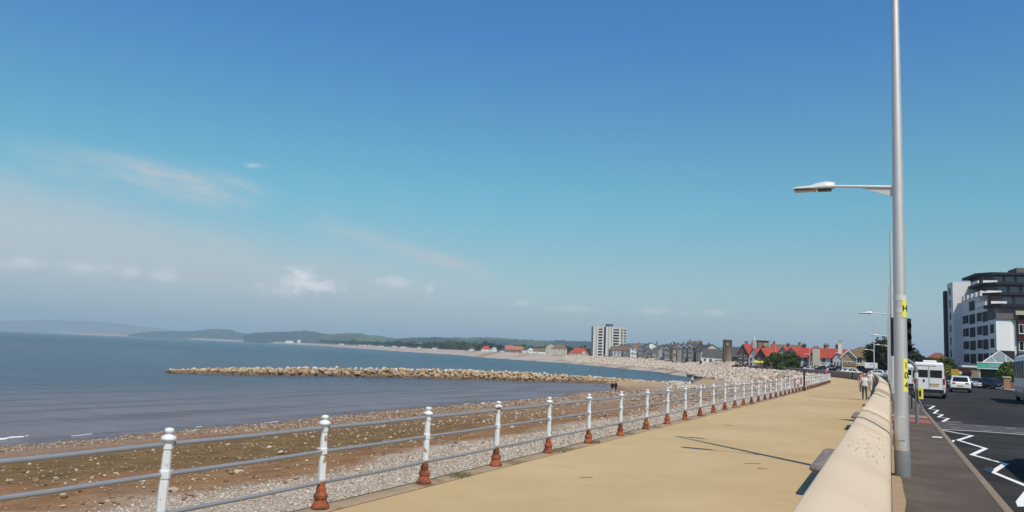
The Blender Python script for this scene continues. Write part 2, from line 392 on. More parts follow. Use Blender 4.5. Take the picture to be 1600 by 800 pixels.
# far beach strip
FE = [at(p,D) for p,D in ((1150,324),(1100,430),(1050,500),(1000,560),(960,620),(880,745),(820,850),(760,980),(720,1200),(640,1500),(560,2280),(480,4700),(400,5600),(300,7300),(200,8800),(95,10300))]
FW = [Vector(p+(0,)) for p in ((-62,300),(-83,337),(-105,396),(-132,434),(-157,475),(-240,603),(-302,663),(-381,740),(-532,955),(-748,1161),(-1261,1710),(-2904,3470))]
FW += [at(400,5500),at(300,7100),at(200,8600),at(95,10150)]
M_farbeach = M('far_beach_shingle', (.42,.35,.285), .9, var=.28, vs=.09, col2=(.27,.19,.13), c2s=.025, c2lo=.5, c2hi=.62)
def fb(a, b, t):
    return (1.6 if a is None else 1.6+min(10,math.hypot(a[0],a[1])*.0009))*(1-t)**1.5 - 4.6*t**.9 - (0 if t < 1 else .8) + (.2 if 0 < t < 1 else 0)
strip('far_beach', [p[:2] for p in FE], [(p+(p-q)*.15)[:2] for p,q in zip(FW,FE)], fb, None, M_farbeach, rows=8)

# land sheet
M_land = M('grass_and_gardens', (.075,.10,.035), .95, var=.3, vs=.02, col2=(.13,.14,.06), c2s=.01)
rowsz = [(-.2,-.06),(30,-.04),(90,.3),(250,1.2),(700,3.),(2000,8.),(5000,10.)]
LE = [(-6.4,-60)]+[tuple(p) for p in resample(EDGE[:15], 12.)]+[tuple(p[:2]) for p in EDGE[15:]]
V = []
for dd, zz in rowsz:
    for q in offset_line(LE, dd): V.append((q[0],q[1],zz))
n = len(LE)
land = npmesh('ground', V, [(r*n+i, r*n+i+1, (r+1)*n+i+1, (r+1)*n+i) for r in range(len(rowsz)-1) for i in range(n-1)][::1], M_land); land['kind'] = 'structure'

# ------------------------------------------------------------------ promenade, pavement, road
def mat_prom():
    m = bpy.data.materials.new('buff_resin_surface'); m.use_nodes = True; t = m.node_tree; b = t.nodes['Principled BSDF']
    g = t.nodes.new('ShaderNodeNewGeometry').outputs['Position']
    big = noise(t, g, .18, 5, .6, .3); med = noise(t, g, 1.3, 4, .6); fine = noise(t, g, 60., 3, .7)
    c = mixc(t, mrange(t, big, .35, .68), (.440,.320,.165), (.500,.372,.205))
    c = mixc(t, mrange(t, med, .5, .75, 0, .35), c, (.40,.29,.155))
    mp = t.nodes.new('ShaderNodeMapping'); mp.inputs['Scale'].default_value = (1.2,.12,1); mp.inputs['Rotation'].default_value = (0,0,R(20)); t.links.new(g, mp.inputs[0])
    st = noise(t, mp.outputs[0], .9, 6, .65, .4)
    c = mixc(t, mrange(t, st, .60, .74, 0, .30), c, (.33,.24,.14))
    blot = noise(t, g, .55, 6, .7)
    c = mixc(t, mrange(t, blot, .60, .70, 0, .45), c, (.30,.22,.13))
    k = mth(t, 'ADD', .88, mth(t, 'MULTIPLY', fine, .24)); cc = t.nodes.new('ShaderNodeCombineXYZ')
    for i in range(3): t.links.new(k, cc.inputs[i])
    c = mixc(t, 1., c, cc.outputs[0], 'MULTIPLY')
    t.links.new(c, b.inputs['Base Color']); b.inputs['Roughness'].default_value = .8; b.inputs['Specular IOR Level'].default_value = .12
    bn = t.nodes.new('ShaderNodeBump'); bn.inputs['Strength'].default_value = .35; bn.inputs['Distance'].default_value = .005
    t.links.new(fine, bn.inputs['Height']); t.links.new(bn.outputs[0], b.inputs['Normal'])
    return m
MPROM = mat_prom()
# promenade: zip edge line and wall line by parameter
def even(P, n):
    P = np.array([p[:2] for p in P]); d = np.concatenate([[0], np.cumsum(np.hypot(*np.diff(P,axis=0).T))]); s = np.linspace(0, d[-1], n)
    return list(zip(np.interp(s,d,P[:,0]), np.interp(s,d,P[:,1])))
EPL = [p for p in EL if p[1] >= -4]; k1 = min(range(len(EPL)), key=lambda i: abs(Vector(EPL[i])-Vector(WL[-1])) if False else (Vector(EPL[i])-Vector(WL[-1])).length)
EPL = EPL[:k1+1]
PA = even(EPL, 160); PB = even(offset_line(WL, -.5), 160)
KE = offset_line(PA, .36)
strip('promenade', KE, PB, 0., 0., MPROM)
M_kerbst = M('weathered_concrete_edging', (.37,.27,.17), .9, var=.3, vs=2.5, bump=.4, bs=25, col2=(.22,.155,.085), c2s=1.1, c2lo=.52, c2hi=.62)
V = []; 
for A, z in ((PA,-1.0),(PA,-.03),(offset_line(PA,.03),.0),(KE,.006)): V += [(a[0],a[1],z) for a in A]
n = 160
npmesh('promenade_edging', V, [(r*n+i, r*n+i+1, (r+1)*n+i+1, (r+1)*n+i) for r in range(3) for i in range(n-1)], M_kerbst)['kind'] = 'structure'

M_pave = M('grey_pavement_asphalt', (.093,.073,.059), .9, var=.16, vs=1.2, bump=.5, bs=90, col2=(.118,.096,.078), c2s=.7)
M_kerb = M('stone_kerb', (.21,.165,.125), .85, var=.2, vs=6, bump=.3, bs=60)
M_road = M('dark_road_asphalt', (.030,.029,.029), .9, var=.3, vs=.8, bump=.5, bs=80, spec=.10, col2=(.045,.042,.040), c2s=.35)
M_road2 = M('worn_crossing_asphalt', (.085,.080,.078), .9, var=.15, vs=1.5, bump=.4, bs=80)
M_paint = M('white_road_paint', (.78,.78,.76), .6, var=.14, vs=4, col2=(.45,.45,.44), c2s=9, c2lo=.62, c2hi=.72)
M_sand = M('blown_sand', (.30,.22,.14), .95, var=.3, vs=5)
strip('pavement', offset_line(WL,-.1), offset_line(WL,1.36), .14, .14, M_pave)
V = []
KO = ((1.36,.145),(1.47,.145),(1.485,.13),(1.49,-.05))
for d, z in KO: V += [(q[0],q[1],z) for q in offset_line(WL,d)]
n = len(WL)
npmesh('kerb', V, [(r*n+i, r*n+i+1, (r+1)*n+i+1, (r+1)*n+i) for r in range(3) for i in range(n-1)], M_kerb)['kind'] = 'structure'
strip('road', offset_line(WL,1.4), offset_line(WL,14.5), 0., 0., M_road)
strip('far_pavement', offset_line(WL,14.5), offset_line(WL,19.), .12, .12, M('pale_paving', (.25,.24,.23), .9, var=.15, vs=.7))
V = []
for d, z in ((14.38,-.05),(14.38,.13),(14.5,.13)): V += [(q[0],q[1],z) for q in offset_line(WL,d)]
npmesh('far_kerb', V, [(r*n+i, r*n+i+1, (r+1)*n+i+1, (r+1)*n+i) for r in range(2) for i in range(n-1)], M_kerb)['kind'] = 'structure'
def flat(name, polys, z, mat, th=.0, kind='structure'):
    b = MB()
    for p in polys: b.add([(q[0],q[1],z) for q in p], [tuple(range(len(p)))])
    o = b.build(name, mat); o['kind'] = kind; return o
def pathpoly(pts, w):
    pts = [Vector(p[:2]) for p in pts]; out = []
    for a, b in zip(pts, pts[1:]):
        t = (b-a).normalized(); nn = Vector((t.y,-t.x))*w/2; a2 = a-t*w*.45; b2 = b+t*w*.45
        out.append([a2+nn, b2+nn, b2-nn, a2-nn][::-1])
    return out
flat('crossing_surface', [[(1.52,31.6),(13.5,29.8),(13.5,35.4),(1.5,35.7)]], .004, M_road2)
zz = [un(*p) for p in ((1470,672),(1519,681),(1497,688),(1540,701),(1519,711),(1571,725),(1551,738),(1612,763))]
zz2 = [un(*p) for p in ((1446,633),(1460,634.5),(1452,639),(1466,641),(1459,646),(1473,648),(1466,652),(1482,654),(1473,659),(1500,660))]
# keep each stroke's own tiny step so crossing strokes never share a plane
polys = pathpoly(zz, .115)
b = MB()
for i, p in enumerate(polys+pathpoly(zz2, .12)): b.add([(q[0],q[1],.006+.0012*(i%2)) for q in p], [(0,1,2,3)])
for i, p in enumerate(pathpoly([un(1470,671.2),un(1530,674.5),un(1600,679.5),un(1650,683.5)], .13)): b.add([(q[0],q[1],.0105+.001*i) for q in p], [(0,1,2,3)])
b.build('road_marking', M_paint)['kind'] = 'structure'
b = MB()
for k in range(10):
    for yy in (32.6-.12*k*.9, 34.7-.05*k): b.obox((2.1+k*.95, yy, .006), (.32,.10,.008))
b.build('crossing_studs', M('worn_metal_studs', (.30,.30,.29), .6))['kind'] = 'structure'
flat('road_marking', [[un(1587,784),un(1600,768),un(1612,770),un(1605,792),un(1590,792)][::-1]], .005, M_paint)
flat('road_marking', [[un(1487,688.5),un(1491,687.5),un(1492,690),un(1488,691)][::-1]], .005, M_paint)
flat('tar_patch', [[un(1535,734),un(1541,731),un(1550,730),un(1553,735),un(1549,739),un(1540,737)][::-1]], .012, M('fresh_tar',(.008,.008,.008),.4))
flat('tactile_paving', [[(.06,31.9),(1.30,31.6),(1.30,33.9),(.06,34.2)]], .146, M('red_tactile_paving', (.30,.10,.08), .85, var=.2, vs=5))
flat('pavement_slab', [[(.06,34.9),(1.33,34.9),(1.33,36.9),(.06,36.9)]], .146, M('buff_paving_slab', (.26,.20,.15), .85, var=.2, vs=5))
flat('pavement_marking', [[un(1456,682.2,.14),un(1472,683,.14),un(1472.5,684.6,.14),un(1457,683.8,.14)][::-1]], .1465, M_paint)
flat('scuff_marks', [[un(1163,723.5),un(1188,724),un(1188,725),un(1164,724.6)][::-1],[un(1183,731.5),un(1199,732),un(1198,733),un(1184,732.5)][::-1],[un(1131,664),un(1145,664.3),un(1145,665),un(1132,664.8)][::-1],[un(905,746),un(926,745.4),un(926,746.2),un(906,747)][::-1]], .0045, M('scuffed_surface', (.27,.19,.11), .9))
# strip of blown sand against the back of the wall
rr = random.Random(5)
ys = [3+i*1.2 for i in range(60)]
b = MB(); pts1 = [(.01,y) for y in ys]; pts2 = [(.03+.06*rr.random()+.10*math.exp(-((y-13)/4)**2), y) for y in ys]
b.add([(x,y,.1455) for x,y in pts1]+[(x,y,.1455) for x,y in pts2], [(i,len(ys)+i,len(ys)+i+1,i+1) for i in range(len(ys)-1)])
tag(b.build('blown_sand', M_sand), kind='stuff')

# ------------------------------------------------------------------ sea wall
M_wall = M('cream_render_wall', (.575,.465,.335), .8, var=.08, vs=.8, bump=.35, bs=45, col2=(.51,.395,.27), c2s=.7, c2lo=.50, c2hi=.78)
M_wallf = M('brown_wall_face', (.27,.20,.165), .9, var=.25, vs=.6, bump=.4, bs=20)  # promenade face in a darker brown than the cream top
def mat_walltop():
    m = M_wall; t = m.node_tree
    return m
def wall_prof(h):
    k = h-1.05
    return [(-.58,-.02),(-.58,.99+k),(-.575,1.03+k),(-.565,1.050+k),(-.545,1.057+k),(-.43,1.05+k),(-.28,.99+k),(-.15,.925+k),(-.06,.875+k),(-.015,.83+k),(.0,.77+k),(.0,.10)]
wall = empty('sea_wall', (0,0,0), 0, 'long cream rendered sea wall with rounded top between the promenade and the pavement', 'sea wall')
WE = even(WL, 400); cum = np.concatenate([[0], np.cumsum(np.hypot(*np.diff(np.array(WE),axis=0).T))])
def wpos(s): return (float(np.interp(s,cum,[p[0] for p in WE])), float(np.interp(s,cum,[p[1] for p in WE])))
def wall_section(s0, s1, h, step):
    n = max(2, int((s1-s0)/step)); ss = np.linspace(s0, s1, n+1); V = []; pr = wall_prof(h)
    for s in ss:
        p = Vector(wpos(s)); q = Vector(wpos(s+.5)); q0 = Vector(wpos(max(s-.5,0))); t = (q-q0).normalized(); nn = Vector((t.y,-t.x))
        for dx, z in pr: V.append((p.x+nn.x*dx, p.y+nn.y*dx, z))
    m = len(pr); mb = MB()
    for i in range(n):
        for j in range(m-1):
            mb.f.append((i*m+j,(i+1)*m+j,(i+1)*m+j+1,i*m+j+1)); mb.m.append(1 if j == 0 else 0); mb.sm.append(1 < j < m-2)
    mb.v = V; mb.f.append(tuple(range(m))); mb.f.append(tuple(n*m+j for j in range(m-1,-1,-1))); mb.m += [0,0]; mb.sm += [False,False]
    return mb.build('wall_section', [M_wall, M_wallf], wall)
joints = [0, 5.3, 23.3, 41.2, 59, 77, 100, 125, 160, 200, 250, 300, 360, 420]
hh = [1.05,1.05,1.05,1.17,1.22,1.22,1.2,1.2,1.2,1.2,1.2,1.2,1.2]
for i in range(len(joints)-1):
    if i == 0: joints[0] = 0
    if i == 1: continue
    a = 0 if i == 0 else joints[i]
    if i == 0: wall_section(.0, 23.3-.02, 1.05, 1.)
    else: wall_section(joints[i]+.02, min(joints[i+1],cum[-1]-1)-.02, hh[i], 2.)
# small dark chips in the render
b = MB()
rr = random.Random(3)
for _ in range(46):
    t = rr.gauss(0,1); y = 9.8+abs(rr.gauss(0,1.6)); x = -.46+.35*rr.random()+.02*t
    z = float(np.interp(x, [-.60,-.545,-.43,-.28,-.15,-.06], [1.0,1.0575,1.0505,.991,.926,.876]))+.001
    w = .006+.012*rr.random(); l = .012+.035*rr.random()
    b.add([(x-w,y-l,z),(x+w,y-l*.3,z-(.002 if x>-.4 else 0)),(x+w*.6,y+l,z),(x-w*.5,y+l*.5,z)], [(0,1,2,3)])
b.build('chipped_spot', M('dark_chips', (.16,.10,.06), .9), wall)

# ------------------------------------------------------------------ railing
M_white = M('white_gloss_paint', (.64,.66,.67), .5, var=.14, vs=12, col2=(.34,.19,.09), c2s=5, c2lo=.60, c2hi=.64, world=True)
M_rust = M('rusty_cast_iron', (.32,.095,.042), .85, var=.35, vs=14, bump=.5, bs=60, col2=(.13,.055,.032), c2s=6, world=True)
M_rail = M('grey_galvanised_tube', (.30,.31,.325), .5, .35, var=.12, vs=8)
M_rustd = M('dark_rust', (.17,.065,.035), .9, var=.3, vs=12)
rl = empty('promenade_railing', (-6.2,0,0), 0, 'white post railing with grey tubes and rusty feet along the edge of the promenade', 'railing')
RP = []
y = .78
RLINE = [(-6.2,0),(-6.2,60),(-6.45,90),(-6.95,110),(-7.6,114.5),(-9.6,118),(-12.5,122),(-15.5,127.5)]
RR = resample(RLINE, 1.0); rc = np.concatenate([[0], np.cumsum(np.hypot(*np.diff(np.array(RR),axis=0).T))])
s = .80+2.353
while s < rc[-1]-1:
    RP.append((float(np.interp(s,rc,[p[0] for p in RR])), float(np.interp(s,rc,[p[1] for p in RR])), s)); s += 2.353
def post_meshes():
    body = MB().lathe([(.042,.30),(.048,.335),(.046,.60),(.044,.62),(.052,.635),(.052,.70),(.044,.715),(.040,.90),(.048,.905),(.048,.975),(.044,.985)], 8, smooth=False)
    body.lathe([(.044,.98),(.068,.985),(.074,1.0),(.060,1.022),(.036,1.035),(.030,1.048),(.042,1.058),(.047,1.073),(.040,1.092),(.018,1.10)], 12)
    base = MB().lathe([(.112,0),(.112,.02),(.094,.05),(.074,.095),(.070,.10),(.082,.115),(.084,.155),(.068,.17),(.060,.185),(.057,.24),(.047,.255),(.0445,.325)], 10, smooth=False)
    return body, base
pb, bb = post_meshes()
proto = pb.build('post', M_white, rl); protob = bb.build('rusty_base', M_rust, proto); protob['label'] = 'rusty orange cast foot'
rust_dark = protob.data.copy(); rust_dark.materials.clear(); rust_dark.materials.append(M_rustd)
for i, (x, y, s) in enumerate(RP):
    if i == 0: o = proto
    else:
        o = proto.copy(); COL.objects.link(o); o.parent = rl
        c = protob.copy(); COL.objects.link(c); c.parent = o
        if i > 15: c.data = rust_dark; c['label'] = 'dark brown rusted foot'
    rr = random.Random(i); o.location = (x+6.2, y, .012); o.rotation_euler = (rr.gauss(0,.008), rr.gauss(0,.008), rr.random())
    k = .88+.5*rr.random() if i else 1.
    for c in o.children: c.scale = (1,1,1); 
for zr, r in ((.945,.024),(.665,.024),(.30,.022)):
    pts = []
    for j in range(len(RP)):
        x, y, s = RP[j]; pts.append((x+6.2, y, zr+.012))
        if j < len(RP)-1:
            x2, y2, _ = RP[j+1]; pts.append(((x+x2)/2+6.2, (y+y2)/2, zr+.012-.006))
    pts = [(pts[0][0], pts[0][1]-2.4, pts[0][2])]+pts
    MB().tube(pts, r, 8).build('rail', M_rail, rl)

# ------------------------------------------------------------------ weeds, pebbles, stones
M_leafgreen = M('weed_green', (.10,.13,.03), .9, var=.3, vs=20)
def tufts(pts, nper, size, name, mat, h=.12):
    V = []; Fx = []
    for (x, y, z, rad) in pts:
        for _ in range(nper):
            a = nrng.random()*6.28; r_ = rad*math.sqrt(nrng.random()); bx, by = x+r_*math.cos(a), y+r_*math.sin(a)*1.6
            hh_ = h*(.5+nrng.random()); a2 = nrng.random()*6.28; dx, dy = math.cos(a2)*size, math.sin(a2)*size; k = len(V)
            lx, ly = nrng.normal(0,.04), nrng.normal(0,.04)
            V += [(bx-dx,by-dy,z),(bx+dx,by+dy,z),(bx+dx*.3+lx,by+dy*.3+ly,z+hh_),(bx-dx*.3+lx,by-dy*.3+ly,z+hh_*.9)]; Fx.append((k,k+1,k+2,k+3))
    return tag(npmesh(name, V, Fx, mat), kind='stuff')
tufts([(-6.12,RP[j][1]+dy,0.0,.16) for j, dy in ((3,.9),(5,.3),(6,.2),(7,.5),(11,.1),(14,.2),(16,0),(21,.3),(24,.2),(27,.1))], 60, .007, 'weeds', M_leafgreen, .045)

def hull(npts, seed, flat=(1,1,1), rmin=.75):
    r_ = random.Random(seed); bm = bmesh.new()
    for _ in range(npts):
        v = Vector((r_.gauss(0,1), r_.gauss(0,1), r_.gauss(0,1))).normalized()*(rmin+(1-rmin)*r_.random())
        bm.verts.new((v.x*flat[0], v.y*flat[1], v.z*flat[2]))
    bmesh.ops.convex_hull(bm, input=bm.verts)
    for v in [v for v in bm.verts if not v.link_faces]: bm.verts.remove(v)
    bmesh.ops.triangulate(bm, faces=bm.faces); bm.verts.ensure_lookup_table()
    V_ = np.array([v.co[:] for v in bm.verts]); F_ = np.array([[v.index for v in f.verts] for f in bm.faces]); bm.free()
    return V_, F_
def scatter(name, P, sizes, protos, mat, tint=None, smooth=False, squash=(1.,1.)):
    n = len(P); which = nrng.integers(0, len(protos), n); ang = nrng.random(n)*6.283; tl = nrng.normal(0,.35,(n,2))
    Vs = []; Fs = []; Ts = []; off = 0
    for k, (pv, pf) in enumerate(protos):
        ii = np.where(which == k)[0]
        if not len(ii): continue
        a, c, s_ = ang[ii], np.cos(ang[ii]), np.sin(ang[ii])
        v = pv[None]*sizes[ii][:,None,None]
        y1 = v[...,1]-v[...,2]*tl[ii,0][:,None]; z1 = v[...,2]+v[...,1]*tl[ii,0][:,None]
        x = v[...,0]*c[:,None]-y1*s_[:,None]; y_ = v[...,0]*s_[:,None]+y1*c[:,None]
        vv = np.stack([x,y_,z1],-1)+P[ii][:,None,:]
        Vs.append(vv.reshape(-1,3)); m_ = len(pv)
        Fs.append((pf[None]+(np.arange(len(ii))*m_)[:,None,None]+off).reshape(-1,3)); off += m_*len(ii)
        Ts.append(np.repeat(nrng.random(len(ii)), m_))
    return npmesh(name, np.concatenate(Vs), np.concatenate(Fs), mat, smooth=smooth, tint=np.concatenate(Ts))
def tint_mat(name, cols, rough=.8, bump=0.):
    m = bpy.data.materials.new(name); m.use_nodes = True; t = m.node_tree; b = t.nodes['Principled BSDF']
    a = t.nodes.new('ShaderNodeAttribute'); a.attribute_name = 'tint'; r_ = t.nodes.new('ShaderNodeValToRGB'); t.links.new(a.outputs['Fac'], r_.inputs[0])
    e = r_.color_ramp.elements
    while len(e) < len(cols): e.new(.5)
    for i, c in enumerate(cols): e[i].position = i/(len(cols)-1); e[i].color = tuple(c)+(1,)
    g = t.nodes.new('ShaderNodeNewGeometry').outputs['Position']
    nz = noise(t, g, 3., 5, .65); k = mth(t,'ADD',.75,mth(t,'MULTIPLY',nz,.5)); cc = t.nodes.new('ShaderNodeCombineXYZ')
    for i in range(3): t.links.new(k, cc.inputs[i])
    cz = mixc(t, 1., r_.outputs[0], cc.outputs[0], 'MULTIPLY')
    if 'boulder' in name:
        sp_ = t.nodes.new('ShaderNodeSeparateXYZ'); t.links.new(g, sp_.inputs[0]); cz = mixc(t, mrange(t, mth(t,'ADD',sp_.outputs[2],mth(t,'MULTIPLY',nz,.5)), -3.35, -3.75, 0, .75), cz, (.115,.065,.038))
    t.links.new(cz, b.inputs['Base Color']); b.inputs['Roughness'].default_value = rough; b.inputs['Specular IOR Level'].default_value = .15
    if bump:
        bn = t.nodes.new('ShaderNodeBump'); bn.inputs['Strength'].default_value = bump; bn.inputs['Distance'].default_value = .06
        t.links.new(noise(t, g, 6., 5, .7), bn.inputs['Height']); t.links.new(bn.outputs[0], b.inputs['Normal'])
    return m
peb = [hull(10, 100+i, (1,.8,.55)) for i in range(6)]
M_shingle = tint_mat('pale_shingle', [(.26,.20,.15),(.38,.31,.235),(.48,.41,.32),(.58,.51,.42),(.32,.27,.215)])
M_brownp = tint_mat('brown_beach_pebbles', [(.15,.09,.05),(.24,.16,.10),(.30,.20,.13),(.52,.44,.34),(.20,.14,.10)])
# shingle close to the promenade (denser near the camera)
n = 46000
yy = 6+(nrng.random(n)**1.7)*64; xx = -6.45-8.4*nrng.random(n)**1.05+nrng.normal(0,.5,n); xx = np.minimum(xx,-6.45)
sz = (.019+.034*nrng.random(n)**2.5)*(1+yy/45); P = np.stack([xx,yy,beach_z(xx,yy)+sz*.1],-1)
tag(scatter('shingle', P, sz, peb, M_shingle), kind='stuff')
n = 16000
yy = 8+(nrng.random(n)**1.5)*120; xx = -14-30*nrng.random(n); sz = (.02+.07*nrng.random(n)**3.5)*(1+yy/50)
k = (vnoise(xx+500,yy+500,.18,5)+.25*nrng.random(n)) > .48
P = np.stack([xx,yy,beach_z(xx,yy)+sz*.15],-1)[k]
tag(scatter('beach_pebbles', P, sz[k], peb, M_brownp), kind='stuff')
n = 14000
yy = 14+(nrng.random(n)**1.2)*120; xx = -36.5-7.5*nrng.random(n); sz = (.03+.05*nrng.random(n)**3)*(1+yy/70)
tag(scatter('waterline_gravel', np.stack([xx,yy,beach_z(xx,yy)+sz*.2],-1), sz, peb, M_brownp), kind='stuff')

M_rock = tint_mat('limestone_boulder', [(.30,.24,.18),(.42,.345,.265),(.50,.42,.33),(.58,.50,.41),(.38,.28,.19)], .85, .8)
M_rocky = tint_mat('tawny_boulder', [(.19,.12,.065),(.33,.235,.135),(.40,.29,.17),(.46,.36,.235),(.25,.155,.08)], .85, .8)
M_rockw = tint_mat('pale_crest_boulder', [(.36,.31,.25),(.47,.42,.34),(.58,.53,.45)], .85, .8)
# individually visible stones on the beach
STN = [((535,397),0),((440,709),.2),((372,739),.15),((676,665),.16),((800,668),.14),((610,744-60),.1),((268,737),.1),((180,741),.09),((120,736),.1),((420,700),.14),((790,684),.14),((736,703),.13),((724,694),.15),((330,732),.08),((560,735),.09),((98,774),.09),((270,768),.16),((1085,593),.0),((870,640),.16),((905,652),.14),((1010,612),.25),((1025,611),.22),((985,612),.16),((940,655),.13)]
def unbeach(px, py):
    z = -2.
    for _ in range(60):
        q = un(px, py, z); z = .5*z+.5*float(beach_z(q.x, q.y))
    return Vector((q.x, q.y, z))
stone_v = [hull(16, 300+i, (1,.75,.5)) for i in range(5)]
def hull_mesh(name, pv, pf, mats, tint):
    me = bpy.data.meshes.new(name); me.from_pydata([tuple(v) for v in pv], [], [tuple(int(i) for i in f) for f in pf]); me.materials.append(mats)
    a = me.attributes.new('tint','FLOAT','POINT'); a.data.foreach_set('value', np.full(len(pv), tint, dtype=np.float32)); me.update(); return me
sm = [hull_mesh('beach_stone', *stone_v[i], M_rock if i < 3 else M_rockw, .3+.13*i) for i in range(5)]
for i, (p, r_) in enumerate(STN):
    if r_ <= 0: continue
    q = unbeach(*p); o = bpy.data.objects.new('beach_stone', sm[i%5]); COL.objects.link(o)
    o.location = q+Vector((0,0,r_*.25)); o.scale = (r_*1.2,)*3; o.rotation_euler = (0,0,rng.random()*6)
    tag(o, 'pale loose stone lying on the brown sand beach below the railing', 'stone', 'loose stones on the beach')

# boulders: groyne and rock armour
CREST = [(-47,186,-3.3,3.0),(-56,188,-3.1,4.2),(-67,184,-2.7,5.2),(-77,173,-2.3,6.2),(-87,162,-2.2,6.4),(-97,149,-2.35,6.0),(-106,133,-2.6,5.4),(-113,116,-3.0,4.6),(-118,104,-3.7,3.2)]
def mound_z(ps, u):   # ps: param along crest, u in -1..1 across
    zr = np.interp(ps, range(len(CREST)), [p[2] for p in CREST])
    return zr-.45-(np.abs(u)**1.2)*(zr-.45+4.6)
def crest_pt(ps, u):
    i = min(int(ps), len(CREST)-2); t = ps-i; a, b_ = CREST[i], CREST[i+1]
    p = Vector((a[0]+(b_[0]-a[0])*t, a[1]+(b_[1]-a[1])*t)); d = Vector((b_[0]-a[0], b_[1]-a[1])).normalized(); hw = a[3]+(b_[3]-a[3])*t
    return p+Vector((d.y,-d.x))*hw*u
rock_v = [hull(18, 500+i, (1,.8,.68), .82) for i in range(10)]
BL = []   # (pos, size, set)
for _ in range(4600):
    ps = nrng.random()*(len(CREST)-1); u = nrng.uniform(-1,1); q = crest_pt(ps,u); s_ = .24+.42*nrng.random()**1.5
    z = float(mound_z(ps,u))+nrng.normal(0,.12)
    BL.append((q.x,q.y,z,s_,'g' if (abs(u) > .18 or nrng.random() < .4) else 'w'))
# rock armour on the seaward slope of the curved promenade
EA = even([p for p in EL if p[1] > 111], 300)
EAc = np.concatenate([[0], np.cumsum(np.hypot(*np.diff(np.array(EA),axis=0).T))])
for _ in range(9500):
    s_ = EAc[-1]*nrng.random()**1.25; x = float(np.interp(s_,EAc,[p[0] for p in EA])); y = float(np.interp(s_,EAc,[p[1] for p in EA]))
    x2 = float(np.interp(s_+1,EAc,[p[0] for p in EA])); y2 = float(np.interp(s_+1,EAc,[p[1] for p in EA]))
    t = Vector((x2-x,y2-y)); 
    if t.length < 1e-6: continue
    t.normalize(); nn = Vector((-t.y,t.x)); wid = 17 if s_ > 30 else 10+7*s_/30
    u = nrng.random(); d = .4+u*wid; sz_ = .45+.5*nrng.random()
    z = -.15-3.4*u**1.15+nrng.normal(0,.15)
    BL.append((x+nn.x*d, y+nn.y*d, z, sz_, 'a'))
# pale row at the armour toe
for _ in range(150):
    t = nrng.random(); a = Vector((-28,124)); b_ = Vector((-46,186)); q = a+(b_-a)*t+Vector((nrng.normal(0,1.2),nrng.normal(0,1.2)))
    BL.append((q.x,q.y,float(beach_z(q.x,q.y))+.1,.22+.32*nrng.random(),'w'))
BL = [b_ for b_ in BL]
def seen_size(b_):
    v = Vector(b_[:3])-Vector((0,0,CH)); d = v.dot(fw); px = v.dot(rt)/d*FPX+800; 
    return b_[3]/d if 240 < px < 1300 else 0
# visible candidates: top layer only on the camera side of the groyne, whole armour
order = sorted(range(len(BL)), key=lambda i: -seen_size(BL[i]))
ind = order[:290]; rest = order[290:]
bmesh_cache = {}
for j, i in enumerate(ind):
    x, y, z, s_, st = BL[i]; k = (j%10, st)
    if k not in bmesh_cache: bmesh_cache[k] = hull_mesh('boulder', *rock_v[j%10], {'g':M_rocky,'w':M_rockw,'a':M_rock}[st], (j%7)/6)
    o = bpy.data.objects.new('boulder', bmesh_cache[k]); COL.objects.link(o); o.location = (x,y,z); o.scale = (s_*1.15,)*3
    o.rotation_euler = (nrng.normal(0,.4), nrng.normal(0,.4), nrng.random()*6.28)
    if st == 'g': tag(o, 'tawny angular boulder heaped in the groyne that runs out into the water', 'boulder', 'boulders of the groyne')
    elif st == 'w': tag(o, 'pale cream boulder lying at the foot of the rock slope on the beach', 'boulder', 'pale boulders at the foot of the slope')
    else: tag(o, 'grey limestone boulder packed on the rock slope below the curved promenade', 'boulder', 'boulders of the rock armour')
for st, m_, nm in (('g',M_rocky,'groyne_boulders'),('w',M_rockw,'pale_boulders'),('a',M_rock,'rock_armour')):
    sel = [BL[i] for i in rest if BL[i][4] == st]
    P = np.array([b_[:3] for b_ in sel]); sz = np.array([b_[3] for b_ in sel])*1.15
    tag(scatter(nm, P, sz, rock_v, m_), kind='stuff')
# armour bank under the boulders, groyne core
M_core = M('dark_rock_core', (.14,.10,.07), .95, var=.3, vs=.5)
V = []; rows_ = [(0,-.35),(5,-1.3),(10,-2.4),(18,-4.2)]
for d, z in rows_: V += [(q[0],q[1],z) for q in offset_line(EA, -d)]
n = 300
npmesh('rock_bank', V, [(r*n+i, r*n+i+1, (r+1)*n+i+1, (r+1)*n+i) for r in range(3) for i in range(n-1)], M_core)['kind'] = 'structure'
V = []; ks = np.linspace(0,len(CREST)-1,60)
for u in np.linspace(-1.05,1.05,11):
    for ps in ks: q = crest_pt(float(ps), float(u)); V.append((q.x,q.y,float(mound_z(ps,min(abs(u),1)))-.35))
npmesh('groyne_core', V, [(r*60+i, r*60+i+1, (r+1)*60+i+1, (r+1)*60+i) for r in range(10) for i in range(59)], M_core)['kind'] = 'structure'
